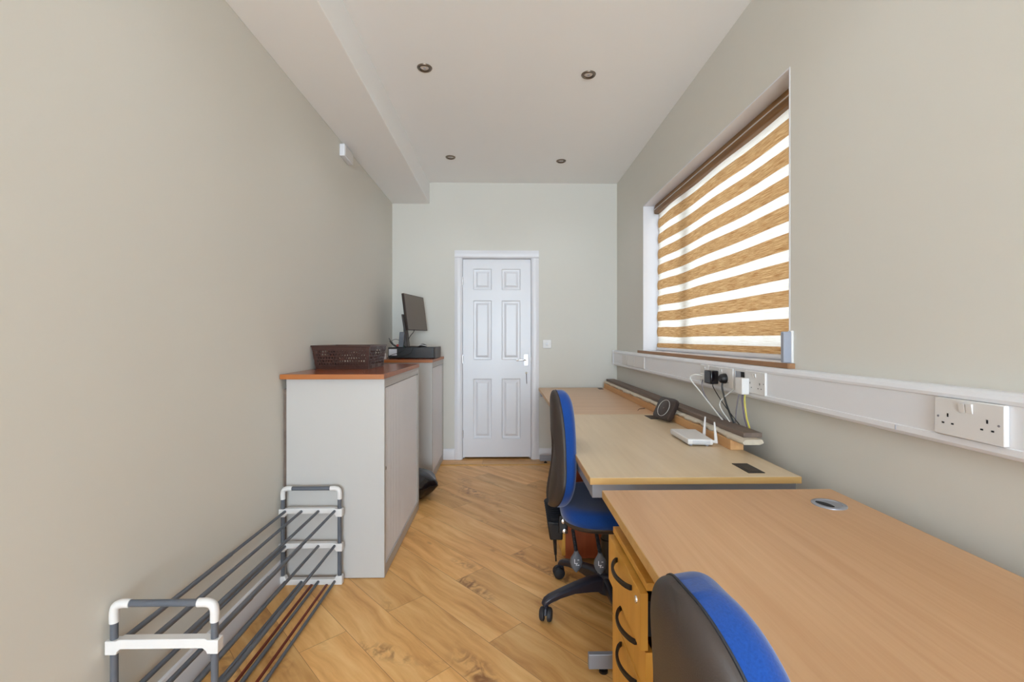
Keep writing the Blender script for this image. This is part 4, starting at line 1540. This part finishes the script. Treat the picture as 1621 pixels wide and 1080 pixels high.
CH_ROT = -2.0
ch = make_chair('blue fabric swivel chair with brown-black back shell tucked in at the middle desk')
ch['group'] = 'blue swivel chairs'
ch2 = copy_tree(ch)
ch2['label'] = 'blue fabric swivel chair closest to the camera, only its backrest showing'
ch.location = (0.470, 2.047, 0)
ch.rotation_euler = (0, 0, R(CH_ROT))
ch2.location = (0.494, 0.545, 0)
ch2.rotation_euler = (0, 0, R(5))
# its backrest is set leaning back a little further
piv = Vector((-0.24, 0, 0.45))
rot = Matrix.Rotation(R(-6), 4, 'Y')
for c_ in ch2.children:
    if c_.name.startswith(('back_shell', 'back_cushion')):
        c_.rotation_euler = rot.to_euler()
        c_.location = piv - rot.to_3x3() @ piv
    if not c_.name.startswith(('base', 'castor', 'gas')):
        c_.location.z -= 0.05      # seat wound down a little lower

# ------------------------------------------------------------------ things on the middle and far desk
DZ = 0.7205
# pine batten
t = MB()
t.loft([[(0.985, y, DZ), (1.042, y, DZ), (1.042, y, DZ + 0.044), (0.985, y, DZ + 0.044)] for y in (1.955, 3.2, 4.44)])
tag(t.build('pine_batten', M['timber'], None, bevel=0.0015), 'long raw pine batten lying along the back of the desks, lowest of the pile', 'batten')
# fluffy underlay strip on top of it
m = MB()
secs = []
N = 130
for i in range(N + 1):
    y = 1.86 + (4.44 - 1.86) * i / N
    lump = 0.005 * math.sin(i * 0.5) + 0.004 * math.sin(i * 1.3 + 1) + random.uniform(-0.002, 0.002)
    if i < 12:
        lump += random.uniform(-0.004, 0.012)
    if 86 < i < 96:
        lump += 0.010
    x0 = 0.988 - lump
    zt_ = DZ + 0.064 + lump * 0.5
    ring = [(x0 + 0.006, y, DZ + 0.0445), (1.06, y, DZ + 0.0445), (1.075 + lump, y, DZ + 0.052), (1.07, y, DZ + 0.0655), (1.03, y, DZ + 0.0655), (x0 + 0.012, y, min(zt_, DZ + 0.0655) if True else zt_), (x0, y, DZ + 0.055)]
    secs.append(ring)
m.loft(secs)
tag(m.build('underlay_strip', M['foam'], None, angle=80), 'ragged whitish fluffy strip sandwiched between the pine batten and grey board', 'underlay')
m = MB().loft([[(1.012, y, DZ + 0.066), (1.092, y, DZ + 0.066), (1.092, y, DZ + 0.086), (1.012, y, DZ + 0.086)] for y in (1.90, 3.0, 4.46)])
tag(m.build('grey_board', M['greyboard'], None, bevel=0.001), 'long grey-brown board on top of the batten pile along the wall', 'board')

# white router
rt = thing('wifi_router', 'white router with two upright antennas on the middle desk', 'router', (0.885, 2.14, DZ))
m = MB()
bot = [(0.832, 2.035), (0.936, 2.020), (0.958, 2.250), (0.838, 2.262)]
topp = [(0.830, 2.032), (0.938, 2.016), (0.960, 2.254), (0.836, 2.266)]
m.loft([[(x, y, DZ + 0.006) for x, y in bot], [(x, y, DZ + 0.012) for x, y in topp], [(x, y, DZ + 0.027) for x, y in topp], [(x * 0.96 + 0.036, y * 0.98 + 0.043, DZ + 0.032) for x, y in topp]])
rc = m.build('case', M['white'], rt, bevel=0.003)
for (x, y) in ((0.85, 2.05), (0.92, 2.04), (0.86, 2.24), (0.94, 2.235)):
    MB().lathe([(0.007, DZ), (0.007, DZ + 0.007)], x, y, 12).build('foot', M['grey_plastic'], rt)
m = MB()
for i in range(4):
    z = DZ + 0.011 + i * 0.0042
    m.box(0.850, 0.925, 2.0165, 2.032, z, z + 0.0014)
mm = MB()
for p in m.v:
    mm.v.append((p[0], p[1] + (0.931 - p[0]) * 0.145, p[2]))
mm.f = m.f
mm.build('vent_slots', M['grey_plastic'], rc, smooth=False)
for (x, y, tx, ty) in ((0.962, 2.165, 0.010, 0.01), (0.957, 2.03, -0.008, 0.0)):
    a = MB().tube([(x - 0.016, y, DZ + 0.020), (x + 0.004, y, DZ + 0.020)], 0.0065, 12)
    a.tube([(x, y, DZ + 0.014), (x + tx * 0.3, y + ty * 0.3, DZ + 0.045), (x + tx, y + ty, DZ + 0.108)], [0.0075, 0.0068, 0.0035], 12)
    a.build('antenna', M['white'], rt)

# dark puck-like hub leaning on the pile
hb = thing('network_hub', 'dark rounded-square box with a thin ring, leaning on the battens', 'network hub', (0.95, 2.66, DZ))
W_, Hh, Tt = 0.165, 0.135, 0.032
outl = []
rr = 0.028
for (cx, cz, a0) in ((W_ / 2 - rr, Hh / 2 - rr, 0), (-W_ / 2 + rr, Hh / 2 - rr, 90), (-W_ / 2 + rr, -Hh / 2 + rr, 180), (W_ / 2 - rr, -Hh / 2 + rr, 270)):
    for k_ in range(7):
        a = R(a0 + 15 * k_)
        outl.append((cx + rr * math.cos(a), cz + rr * math.sin(a)))
# local frame: face towards -x; u along y, v up
lean = R(27)
Mh = Matrix.Translation((0.955, 2.66, DZ + 0.0015 + Hh / 2 * math.cos(lean) + 0.0)) @ Matrix.Rotation(R(14), 4, 'Z') @ Matrix.Rotation(lean, 4, 'Y')
m = MB()
secs = []
for (s_, x) in ((0.93, -Tt / 2), (0.985, -Tt / 2 + 0.003), (1.0, -Tt / 2 + 0.009), (1.0, Tt / 2 - 0.006), (0.96, Tt / 2)):
    secs.append([(x, u * s_, v * s_) for u, v in outl])
m.loft(secs)
hz_shift = 0.008
Mh = Matrix.Translation((0, 0, hz_shift)) @ Mh
hbo = MB().add(m, Mh).build('case', M['hub'], hb, angle=40)
rp = [(-Tt / 2 - 0.0006, 0.050 * math.cos(2 * PI * j / 48), 0.050 * math.sin(2 * PI * j / 48)) for j in range(49)]
MB().add(MB().tube(rp, 0.0011, 6, cap=False), Mh).build('ring', M['cable_white'], hbo)
MB().add(MB().box(-Tt / 2 - 0.0008, -Tt / 2 + 0.001, -0.004, 0.004, -0.002, 0.002), Mh).build('mark', M['nickel'], hbo)

# short loose cable ends on the far desk
for (pts, lab) in (([(0.90, 3.03, DZ + 0.002), (0.925, 3.08, DZ + 0.004), (0.975, 3.12, DZ + 0.003)], 'short thin dark wire lying by the batten where the two desks meet'),):
    tag(MB().tube(smoothpath(pts), 0.002, 8).build('loose_wire', M['black'], None), lab, 'wire')
